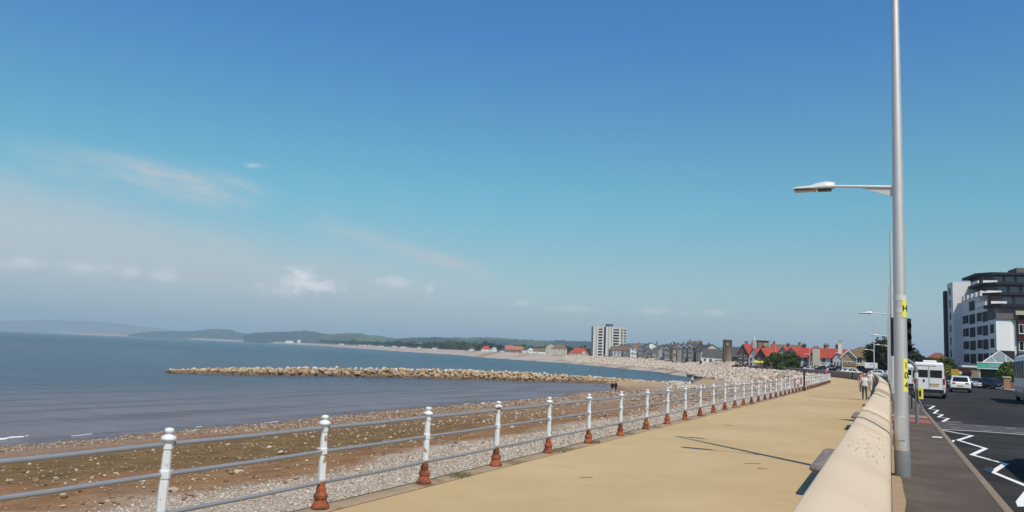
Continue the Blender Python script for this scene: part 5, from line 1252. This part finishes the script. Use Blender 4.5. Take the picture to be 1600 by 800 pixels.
FILL = [(1064,560,9,9.5,2.8,M_wstone,'tall slate roofed house peeping over the dark gabled terrace'),(1046,575,8,8.6,3.,M_wdark,'dark house peeping over the narrow white fronted house'),(1034,600,8,7.2,3.,M_wgrey,'grey house behind the pub at its right'),(1012,640,9,9.,3.,M_wdark,'dark roofed house left of the big white gable'),(1000,640,8,8.6,3.,M_wdark,'dark stone house right of the bright white bay'),(986,660,8,8.8,3.,M_wgrey,'grey house behind the bright white bay at its left'),(976,700,9,9.6,3.,M_wstone,'stone house above the long terrace, right one'),(963,710,8,8.4,3.,M_wdark,'dark house above the long terrace, left one'),(1098,520,9,9.,3.,M_wstone,'stone house rising behind the big cream gable')]
for px, D, w, h0, rh, wm, lb_ in FILL: house(px, D, w, 9, h0, rh, lb_, wm, M_slate, 'x', R(-20), .6, 3, 2, ((.4,.1),(-.3,.1)), side=False)
# ---- tower block
q = at(950, 830); tb = empty('tower_block', (q.x,q.y,1.), math.atan2(-q.x,q.y)+R(10), 'tall pale concrete tower block with balconies and a dark roof box', 'building')
M_conc = M('pale_concrete', (.50,.47,.43), .85, var=.1, vs=.2); M_concw = M('off_white_panels', (.62,.60,.56), .8)
NF = 11; FH = 2.9; HT = NF*FH
b = MB(); b.box(-17,-6.3,-7,7,-1,HT); b.box(-4.3,16.5,-9,6,-1,HT+.3); b.build('wall', M_conc, tb)
b = MB()
for x, y0 in ((-17.0,-7.0),(-13.2,-7.),(-7.6,-7),(-4.3,-9.),(-1.0,-9.),(1.8,-9),(9.4,-9.)): b.box(x-.2,x+1.2,y0-.9,y0-.003,-1,HT+.2)
b.build('stair_panel', M_concw, tb)
MB().box(-3.,3.6,-5,2,HT+.3,HT+3.2).build('roof_box', M('blue_grey_cladding',(.07,.09,.13),.7), tb)
bal = MB(); 
for f in range(NF-1):
    z = f*FH+1.6
    for x0, x1, yy_ in ((-11.6,-6.2,-7),(3.4,8.8,-9),(11.2,13.0,-9),(14.6,16.3,-9)):
        o = MB(); o.box(x0,x1,yy_-.02,yy_+.005,z+.55,z+2.1,0); w_ = o.build('window_band', M_win, tb)
        if x1-x0 > 3: 
            o = MB(); o.box(x0-.1,x1+.1,yy_-1.1,yy_-.003,z-.45,z+.55); o.build('balcony', M_concw, tb)
MB().box(-6.28,-4.32,-5.2,5,-1,HT-.3).build('shadow_gap_wall', M('dark_gap_shade',(.06,.045,.04),.8), tb)  # shade of the recess between the blocks painted as dark brown
# ---- red hipped pavilion and the far seafront
t = house(905, 870, 21, 12, 4.0, 5.6, 'low pavilion with a broad red hipped roof left of the tower block', M_wcream, M_redroof, 'hip', 0, 1., 1, 7, (), ((5.,4.5,1.5,4.2,'y'),), trim=True, baymat=M_wwhite)
t = house(893, 875, 8, 10, 3.4, 3.2, 'small red roofed wing at the left end of the pavilion', M_wcream, M_redroof, 'hip', 0, 1., 1, 3, ())
FHS = [(874,900,17,8.0,4.,M_wcream,M_brroof,'hip','large cream house with brown roof left of the red pavilion'),(861,930,13,10,3.6,M_wcream,M_orroof,'y','tall cream house with terracotta gable roof'),
 (846,960,19,4.2,3.2,M_wwhite,M_brroof,'x','long low white house right of the small white gables'),(829,1000,10,5.2,3.6,M_wwhite,M_slate,'y','white house with bright white gable and arch window'),(820,1010,7,5.4,2.,M_wwhite,M_slate,'hip','narrow white house with flat looking roof'),
 (808,1040,16,5.2,4.2,M_brick,M_orroof,'x','brick house with a faded red roof, right one of the two'),(796,1070,12,5.,5.4,M_brick,M_orroof,'x','brick house with a faded red roof, left one of the two'),
 (785,1100,9,3.4,2.4,M_wwhite,M_slate,'hip','low white bungalow before the dark trees'),(772,1130,9,5.,3.4,M_wwhite,M_slate,'y','small white gabled house by the beach'),
 (759,1160,14,4.6,4.6,M_wwhite,M_redroof,'hip','white house with red hipped roof beside the large dark trees'),(737,1230,9,4.,3.,M_wwhite,M_slate,'hip','isolated small white house by the beach'),
 (679,1500,10,4,2.2,M_wwhite,M_slate,'x','white bungalow before the belt of trees'),(655,1600,8,4,2,M_wwhite,M_slate,'x','white bungalow at the left end of the tree belt'),
 (632,3300,34,8,5,M_wwhite,M_slate,'x','far white building on the shore, first left of the trees'),(616,3200,22,8,5,M_wwhite,M_slate,'x','far white building on the shore, second left of the trees'),(596,3400,26,9,5,M_wwhite,M_slate,'x','far white building on the shore beneath the wooded hill end'),(578,3300,22,8,5,M_wwhite,M_slate,'x','far white building right of the dark knoll'),
 (566,3600,30,10,5,M_wwhite,M_slate,'x','far white building left of the dark knoll'),(534,3900,20,8,5,M_wwhite,M_slate,'x','far white house among trees on the shore'),(452,4900,44,12,4,M_wwhite,M_slate,'x','long far white building beneath the wooded hill'),(467,5000,20,16,8,M_wwhite,M_slate,'y','far white gabled building beneath the wooded hill'),(405,5600,14,12,4,M_wwhite,M_slate,'x','tiny far white building on the long spit of shore')]
for px, D, w, h0, rh, wm, rm, kd, lb_ in FHS:
    house(px, D, w, 9 if D < 2000 else 14, h0, rh, lb_, wm, rm, kd, 0, 1.3 if D < 2000 else 3.5, 2 if D < 1300 and h0 > 4.5 else 1, 3, ((.3,.1),) if D < 1300 else (), side=False)
house(649, 2500, 30, 12, 6, 3, 'white far building on the slope above the left end of the tree belt', M_wwhite, M_slate, 'x', 0, 14, 1, 3, (), side=False)
house(642, 2500, 22, 12, 6, 3, 'smaller white far building on the slope above the tree belt', M_wwhite, M_slate, 'x', 0, 14, 1, 3, (), side=False)
house(566+10, 4700, 60, 12, 8, 4, 'pale far row of roofs on the knoll behind the shore', M_wwhite, M_slate, 'x', 0, 42, 1, 3, (), side=False)

# ------------------------------------------------------------------ planting
q = at(1226, 262); tree((q.x,q.y,.3), 5.6, 8.6, 'large round green tree in front of the red roofed houses', M_lf, n=5200, leaf=.30, crown0=.02)
q = at(1238, 255); tree((q.x,q.y,.3), 3.6, 5.0, 'smaller green bush tree at the right foot of the large round one', M_lf, n=1800, leaf=.25, crown0=.0)
q = at(1206, 284); tree((q.x,q.y,.3), 4.2, 5.0, 'low spreading green tree left of the large round one', M_lf, n=2400, leaf=.3, crown0=.05)
TR = [(1381,205,8.2,10.5,'dark evergreen tree behind the white hoarding, left of the near lamp'),(1395,210,8.6,11,'dark evergreen tree directly behind the near lamp column'),(1412,235,7.2,10,'dark tree between the lamp column and the minibus roof'),(1428,250,7.0,11,'dark tree rising over the left side of the minibus roof'),(1444,270,6.0,11,'dark tree over the right side of the minibus roof')]
for i, (px, D, h_, w_, lb_) in enumerate(TR):
    q = at(px, D); tree((q.x,q.y,.3), h_, w_, lb_, M_lfd, group='dark trees beyond the lamp', n=4200, leaf=.32, crown0=.02, trunk=.3)
q = at(1477, 175); tree((q.x,q.y,0), 5.0, 4.2, 'tall yellow green bush left of the white building', M_lf, n=2200, leaf=.2, crown0=.0, cat='bush', name='bush')
q = at(1481, 160); tree((q.x,q.y,0), 3.2, 3.4, 'golden bush at the foot of the white building', M_lfg, n=1500, leaf=.18, crown0=.0, cat='bush', name='bush')
q = at(1575, 150); tree((q.x,q.y,0), 4.0, 2.8, 'bright spiky green shrub beside the green canopy', M_lfp, n=2600, leaf=.25, crown0=.0, cat='bush', name='bush')
q = at(1587, 152); tree((q.x,q.y,0), 3.2, 2.6, 'lower green shrub behind the gate pillar', M_lf, n=1500, leaf=.22, crown0=.0, cat='bush', name='bush')
for i, (px, D, w_, h_) in enumerate(((1113,392,5,2.2),(1122,390,4,2.6),(1100,400,5,1.8),(1140,362,4,1.8),(1292,246,7,1.9),(1303,240,7,2.0),(1280,250,5,1.8),(1357,212,4.5,2.2))):
    q = at(px, D); tree((q.x,q.y,.3), h_, w_, ['dark shrub before the white low house','second dark shrub before the white low house','dark shrub before the cream gable','dark shrub at the foot of the stone tower','dark hedge before the wide red gable','dark hedge right of the wide red gable','dark hedge beside the tall cream chimney','dark bush beside the tan house door'][i], M_lfd, n=700, leaf=.28, crown0=0, cat='shrub', name='shrub', group='dark shrubs along the road')
# tree belt beyond the far beach: individual trees
r2 = random.Random(21); k = 0
FT = []
for px in np.linspace(560, 1000, 62):
    D = float(np.interp(px, [560,640,720,820,900,1000], [2500,1640,1330,1150,1050,900]))
    FT.append((px+r2.uniform(-3,3), D*r2.uniform(1.02,1.2), r2.uniform(9,14)*(1.15 if 690 < px < 770 else 1)))
FT += [(672,1450,10),(690,1420,13),(698,1400,15),(712,1380,15),(722,1370,13),(728,1340,15),(752,1250,14),(758,1245,15),(765,1230,12),(664,1480,9),(553,2900,18),(548,2950,14)]
for px, D, h_ in FT:
    q = at(px, D); w_ = h_*r2.uniform(.9,1.5)
    z0 = 2+max(0,(D-1000)*.004)
    tree((q.x,q.y,z0), h_, w_, 'dark green tree in the belt beyond the far beach', M_lfd if r2.random() < .6 else M_lf, group='trees beyond the far beach', n=240, leaf=1.15, crown0=.05, trunk=.4)
for px, D, h_ in ((1033,640,9),(1042,640,9),(1002,680,8),(1026,660,8)):
    q = at(px, D); tree((q.x,q.y,3), h_, 11, 'dark tree showing over the roofs behind the pub', M_lfd, group='trees over the seafront roofs', n=500, leaf=.6, crown0=.05)
# wood filling behind the belt reads as one mass
n = 14000; pxs = nrng.uniform(500,1010,n); Ds = np.interp(pxs,[500,640,720,820,900,1010],[3400,2100,1700,1450,1300,1150])*(1+nrng.random(n)*.5)
P = np.array([tuple(at(a,d)) for a, d in zip(pxs,Ds)]); P[:,2] = 3+nrng.random(n)*7+ (Ds-1200)*.004
a = nrng.normal(0,1,(n,3)); a /= np.linalg.norm(a,axis=1)[:,None]; b_ = np.cross(a,nrng.normal(0,1,(n,3))); b_ /= np.linalg.norm(b_,axis=1)[:,None]; s = (1.2+2.2*nrng.random(n)*Ds/1500)[:,None]
V = np.stack([P+a*s,P+b_*s,P-a*s,P-b_*s],1).reshape(-1,3)
tag(npmesh('far_woodland', V, np.arange(n*4).reshape(-1,4), M_lfd, tint=np.repeat(nrng.random(n),4)), kind='stuff')

# ------------------------------------------------------------------ white apartment building
M_aw = M('white_building_render', (.66,.66,.66), .8, var=.06, vs=.3); M_ag = M('grey_brown_cladding', (.15,.135,.135), .8, var=.06, vs=.5); M_ad = M('dark_roof_fascia', (.028,.028,.034), .7)
ab = empty('apartment_building', (18.9,181,0), R(0), 'large white seafront apartment building with stepped dark roofed upper terraces', 'building')
fd = Vector((-.16,.99)).normalized(); fn = Vector((.99,.16)).normalized()   # along the sea facade, into the block
def A(s, d, z): return (fd.x*s+fn.x*d, fd.y*s+fn.y*d, z)
def ablock(s0, s1, d0, d1, z0, z1, name, mat, parent=ab, ch=0):
    pts = [(s0,d0+ch),(s0+ch,d0)] if ch else [(s0,d0)]
    pts = pts+[(s1,d0),(s1,d1),(s0,d1)]
    b = MB(); v = [A(s,d,z) for z in (z0,z1) for s,d in pts]; n = len(pts)
    b.add(v, [tuple(range(n)), tuple(range(2*n-1,n-1,-1))]+[(i,n+i,n+(i+1)%n,(i+1)%n) for i in range(n)])
    return b.build(name, mat, parent)
FZ = [2.1+2.84*i for i in range(9)]
ablock(0,26,0,3.6,-.5,12.7,'wall',M_aw)
ablock(-.02,6.0,3.55,16,-.5,12.6,'wall',M_ag)
ablock(-.6,5.,-.02,3.62,12.75,15.1,'clad_storey',M_ag); ablock(5.03,25,.0,3.62,12.72,15.75,'wall',M_aw); ablock(-.6,8,3.6,18,12.7,15.1,'clad_storey',M_ag)
ablock(-1.3,5.6,-.55,20,15.1,15.75,'roof_edge',M_ad, ch=1.2)
ablock(11,24,.01,16,15.76,18.0,'wall',M_aw)
# set back penthouse storeys
for i, (s0, z0) in enumerate(((7.5,15.75),(15,18.6),(22,21.5))):
    d0 = 1.0+i*1.2
    ablock(s0, 34, d0+.8, 22, z0, z0+2.3, 'penthouse_storey', M_ag, ch=1.5)
    ablock(s0-1.6, 34.4, d0-.9, 23, z0+2.3, z0+2.85, 'roof_edge', M_ad, ch=2.6)
    for k in range(4):
        o = MB(); dd = d0+2.6+k*2.3; v = [A(s0+.78,dd,z0+.5),A(s0+.78,dd+1.7,z0+.5),A(s0+.78,dd+1.7,z0+2.1),A(s0+.78,dd,z0+2.1)]
        v2 = [(x-.01*0,y-.85,z) for x,y,z in v]; v = [(x,y-.83,z) for x,y,z in v]
        o.add(v, [(0,1,2,3)]); o.build('window', M('penthouse_glass',(.20,.23,.27),.12), ab)
    for k, (da, db) in enumerate(((-.2,2.6),(6.5+i,12.5))):
        ablock(s0-2.2, s0-1.95, d0+da, d0+db, z0+.0, z0+.95, 'parapet', M_trim)
    ablock(s0-2.2, s0+5, d0-1.25, d0-1.0, z0, z0+.9, 'parapet', M_trim)
    for k in range(3): 
        o = MB(); sA = s0+2.4+k*2.6; o.add([A(sA,d0+.79,z0+.4),A(sA+1.6,d0+.79,z0+.4),A(sA+1.6,d0+.79,z0+2.0),A(sA,d0+.79,z0+2.0)], [(3,2,1,0)]); o.build('window', M_win, ab)
ablock(24,30,11,14,21.5,25.8,'lift_tower',M_ag); ablock(25,34,14.5,30,21.5,24.9,'penthouse_storey',M_ad)
# stair tower at the far left, facing us
ablock(24,29,-1.9,8,-.5,22.4,'wall',M_aw)
ablock(29.02,31,-2.4,8,-.5,20.8,'dark_bay',M_ad)
for f in range(7): 
    z = 2.5+2.84*f; o = MB(); o.add([A(26,-1.915,z),A(27.2,-1.915,z),A(27.2,-1.915,z+1.7),A(26,-1.915,z+1.7)], [(0,1,2,3),(3,2,1,0)]); o.build('window', M_win, ab)
# facade windows on the sea side, paired with dark panels
def awin(s, z, w, h, nm='window'):
    o = MB(); dd = -.02; o.box(0,0,0,0,0,0); o = MB()
    for a0, a1, b0, b1, off, mi in ((0,w,0,h,-.015,1),(0,.09,0,h,-.05,0),(w-.09,w,0,h,-.05,0),(0,w,h-.08,h,-.052,0),(0,w,0,.08,-.052,0),(w*.48,w*.52,0,h,-.05,0)):
        v = [A(s+a0,off,z+b0),A(s+a1,off,z+b0),A(s+a1,off,z+b1),A(s+a0,off,z+b1)]; o.add(v, [(0,1,2,3),(3,2,1,0)], mi)
    return o.build(nm, [M_ad, M_win], ab)
M_sash = M('pale_curtain', (.35,.35,.36), .8)
for f in range(6):
    z = 1.5+2.84*f
    for s, w, k in ((1.0,2.5,0),(4.9,3.6,1),(9.0,3.7,0),(14.0,4.4,1),(19.2,2.7,0),(22.2,1.5,0)):
        if f == 5 and (s < 9.5 or s > 18): continue
        if f == 0 and s < 2: continue
        p = awin(s, z+(.0 if not k else -.3), w, 1.75+(.30 if k else 0))
for f, s_ in ((4,14),(5,9.5),(5,13.5)):
    pass
# white balcony parapets that catch the sun on the stepped part
for s, z, w in ((8.6,18.0,2.0),(12.,18.0,1.6),(15.4,18.0,1.8),(18.6,18.0,2.2),(21.6,18.,1.6)):
    ablock(s,s+w,-.3,1.2,z,z+1.0,'parapet',M_aw)
# sunlit rounded white panel facing us
b = MB(); prof = [(0.0,.0),(2.35,.0),(2.75,.15),(2.95,.55),(3.0,1.0)]
V = []
for z in (6.6,12.68):
    for d, s in prof: V.append(A(-.35+s*.4, d, z))
    V.append(A(.3,3.0,z)); V.append(A(.3,0,z))
n = 7; b.add(V, [(i,(i+1)%n,n+(i+1)%n,n+i) for i in range(n)]+[tuple(range(n-1,-1,-1)),tuple(range(n,2*n))]); b.build('rounded_panel', M_trim, ab)
ablock(-.30,.0,.02,3.1,5.0,6.58,'dark_band',M_ad)
# ground floor walls
MB().box(-5.6,-2.2,.8,6,-.1,3.1).build('rubble_wall', M('rubble_stone',(.30,.225,.16),.9,var=.3,vs=2.5), ab)
MB().box(-5.9,-2.0,.5,6,3.1,3.45).build('wall_coping', M_trim, ab)

# neighbour at the right edge
nb = empty('brown_building', (22.6,181,0), 0, 'dark red brick building with pale lower storeys cut by the right edge', 'building')
MB().box(0,14,0,14,8.6,13.6).build('wall', M('dark_red_brick',(.07,.026,.022),.9,var=.15,vs=.5), nb)
MB().box(0,14,.3,14,-.5,8.6).build('lower_wall', M('grey_lower_wall',(.24,.22,.21),.85), nb)
MB().box(-.3,14,-.5,14,13.6,14.4).build('cornice', M_wcream, nb); MB().box(-.2,14,-.2,1,5.0,6.2).build('dark_band', M_ad, nb)
for x in (.9,3.3,5.7):
    for z in (10.9,7.6): add_window(nb, x, -.01 if z > 9 else .29, z, 1.3, 1.7, 0)

# green canopy entrance with glass pyramid
ec = empty('entrance_canopy', (at(1527,168).x,at(1527,168).y,0), R(-6), 'green fascia entrance canopy with a glass pyramid on its roof', 'canopy')
M_green = M('mint_green_fascia', (.10,.46,.33), .6); M_gd = M('glass_pyramid_panes', (.20,.24,.25), .1)
MB().box(0,5.4,0,7,2.95,3.95).build('fascia', M_green, ec, .02)
MB().box(-.05,5.45,-.05,.0,3.93,4.05).build('fascia_trim', M_trim, ec); MB().box(-.05,5.45,-.06,.0,2.83,2.95).build('fascia_trim', M_trim, ec)
text_mesh('STRATHMORE', .52, M('pale_lettering',(.72,.74,.70),.6), 'lettering', ec, (3.45,-.035,3.43), (R(90),0,0), .012)
MB().box(.2,5.3,2.6,6.9,-.1,2.94).build('dark_entrance', M('dark_entrance',(.018,.018,.02),.4), ec)
for x in (.2,4.7): MB().box(x,x+.3,.2,.5,-.1,2.94).build('column', M_wcream, ec)
ax, ay, az_ = 3.5, 3.0, 6.2; cs = [(.9,.4,4.06),(6.1,.4,4.06),(6.1,5.6,4.06),(.9,5.6,4.06)]
b = MB(); b.add(cs+[(ax,ay,az_)], [(0,1,4),(1,2,4),(2,3,4),(3,0,4)]); py = b.build('glass_pyramid', M_gd, ec)
for k in range(4):
    a, c_ = Vector(cs[k]), Vector(cs[(k+1)%4]); MB().tube([a+Vector((0,0,.03)),Vector((ax,ay,az_+.05))], .07, 6).build('glazing_bar', M_trim, py)
    MB().tube([a,c_], .07, 6).build('glazing_bar', M_trim, py)
    m1 = (a+c_)/2; MB().tube([a+(c_-a)*.40+Vector((0,-.02,.03)), (a+(Vector((ax,ay,az_))-a)*.55)], .05, 6).build('glazing_bar', M_trim, py) if k == 0 else None
    MB().tube([a+(c_-a)*.70+Vector((0,-.02,.03)), (c_+(Vector((ax,ay,az_))-c_)*.62)], .05, 6).build('glazing_bar', M_trim, py) if k == 0 else None
# round arched brown shelter at the left foot
sh_ = empty('arched_shelter', (at(1500,160).x,at(1500,160).y,0), R(-4), 'low brown shelter with a curved roof at the foot of the white building', 'shelter')
b = MB(); n = 10; V = []
for y in (0,5):
    for k in range(n+1):
        a = math.pi*k/n; V.append((-1.9*math.cos(a)*-1, y, 1.9+1.0*math.sin(a)))
b.add(V, [(k,k+1,n+2+k,n+1+k) for k in range(n)]+[tuple(range(n,-1,-1)),tuple(range(n+1,2*n+2))]); b.build('curved_roof', M('dark_brown_wood',(.05,.022,.016),.7), sh_)
MB().box(-1.7,1.7,.2,4.8,-.1,1.9).build('wall', M('brown_boarding',(.07,.035,.028),.8), sh_)
MB().lathe([(.34,0),(.34,.03),(.24,.03)], 14).build('porthole', M_wcream, sh_); ph_ = [c for c in sh_.children if c.name.startswith('porthole')][0]; ph_.location = (0,-.0,1.9); ph_.rotation_euler = (R(90),0,0)
# yellow skip / sign board
q = at(1492,150); t = empty('sign_board', (q.x,q.y,0), 0, 'plain yellow board beside the golden bush', 'board'); MB().box(-.55,.55,-.04,.04,1.5,2.5).build('panel', M('amber_board',(.45,.28,.03),.7), t); 
for s in (-.45,.45): MB().box(s-.04,s+.04,.045,.1,-.1,2.4).build('post', M_galvb, t)
# brick gate pillar and low wall
q = at(1572.5,122); t = empty('gate_pillar', (q.x,q.y,0), 0, 'short brick gate pillar with pale cap beside the black hatchback', 'pillar'); MB().box(-.36,.36,-.36,.36,0,1.55).build('shaft', M('orange_brick',(.32,.19,.13),.9,var=.2,vs=6), t); MB().box(-.46,.46,-.46,.46,1.56,1.72).build('cap', M_wcream, t, .03)
q = at(1578,126); t = MB().box(0,9,0,.3,0,1.0).build('garden_wall', M_brick); t.location = (q.x,q.y,0); tag(t, 'low brick garden wall right of the gate pillar', 'wall')
# red roofed house left of the white building
house(1466, 260, 11, 10, 4.0, 3.4, 'house with a rusty red hipped roof between the minibus and the white building', M_wcream, M('rusty_red_roof', (.20,.075,.05), .85, var=.2, vs=1.), 'hip', 0, 0, 2, 3, ())

# ------------------------------------------------------------------ haze
hzm = bpy.data.materials.new('haze'); hzm.use_nodes = True; t = hzm.node_tree
for n_ in list(t.nodes): t.nodes.remove(n_)
pv = t.nodes.new('ShaderNodeVolumePrincipled'); pv.inputs['Color'].default_value = (.63,.84,1.0,1); pv.inputs['Density'].default_value = .00013; pv.inputs['Anisotropy'].default_value = .0
mo = t.nodes.new('ShaderNodeOutputMaterial'); t.links.new(pv.outputs[0], mo.inputs['Volume'])
hb = MB().box(-14500,6500,-3500,15000,-14,330).build('haze', hzm); tag(hb, kind='stuff')
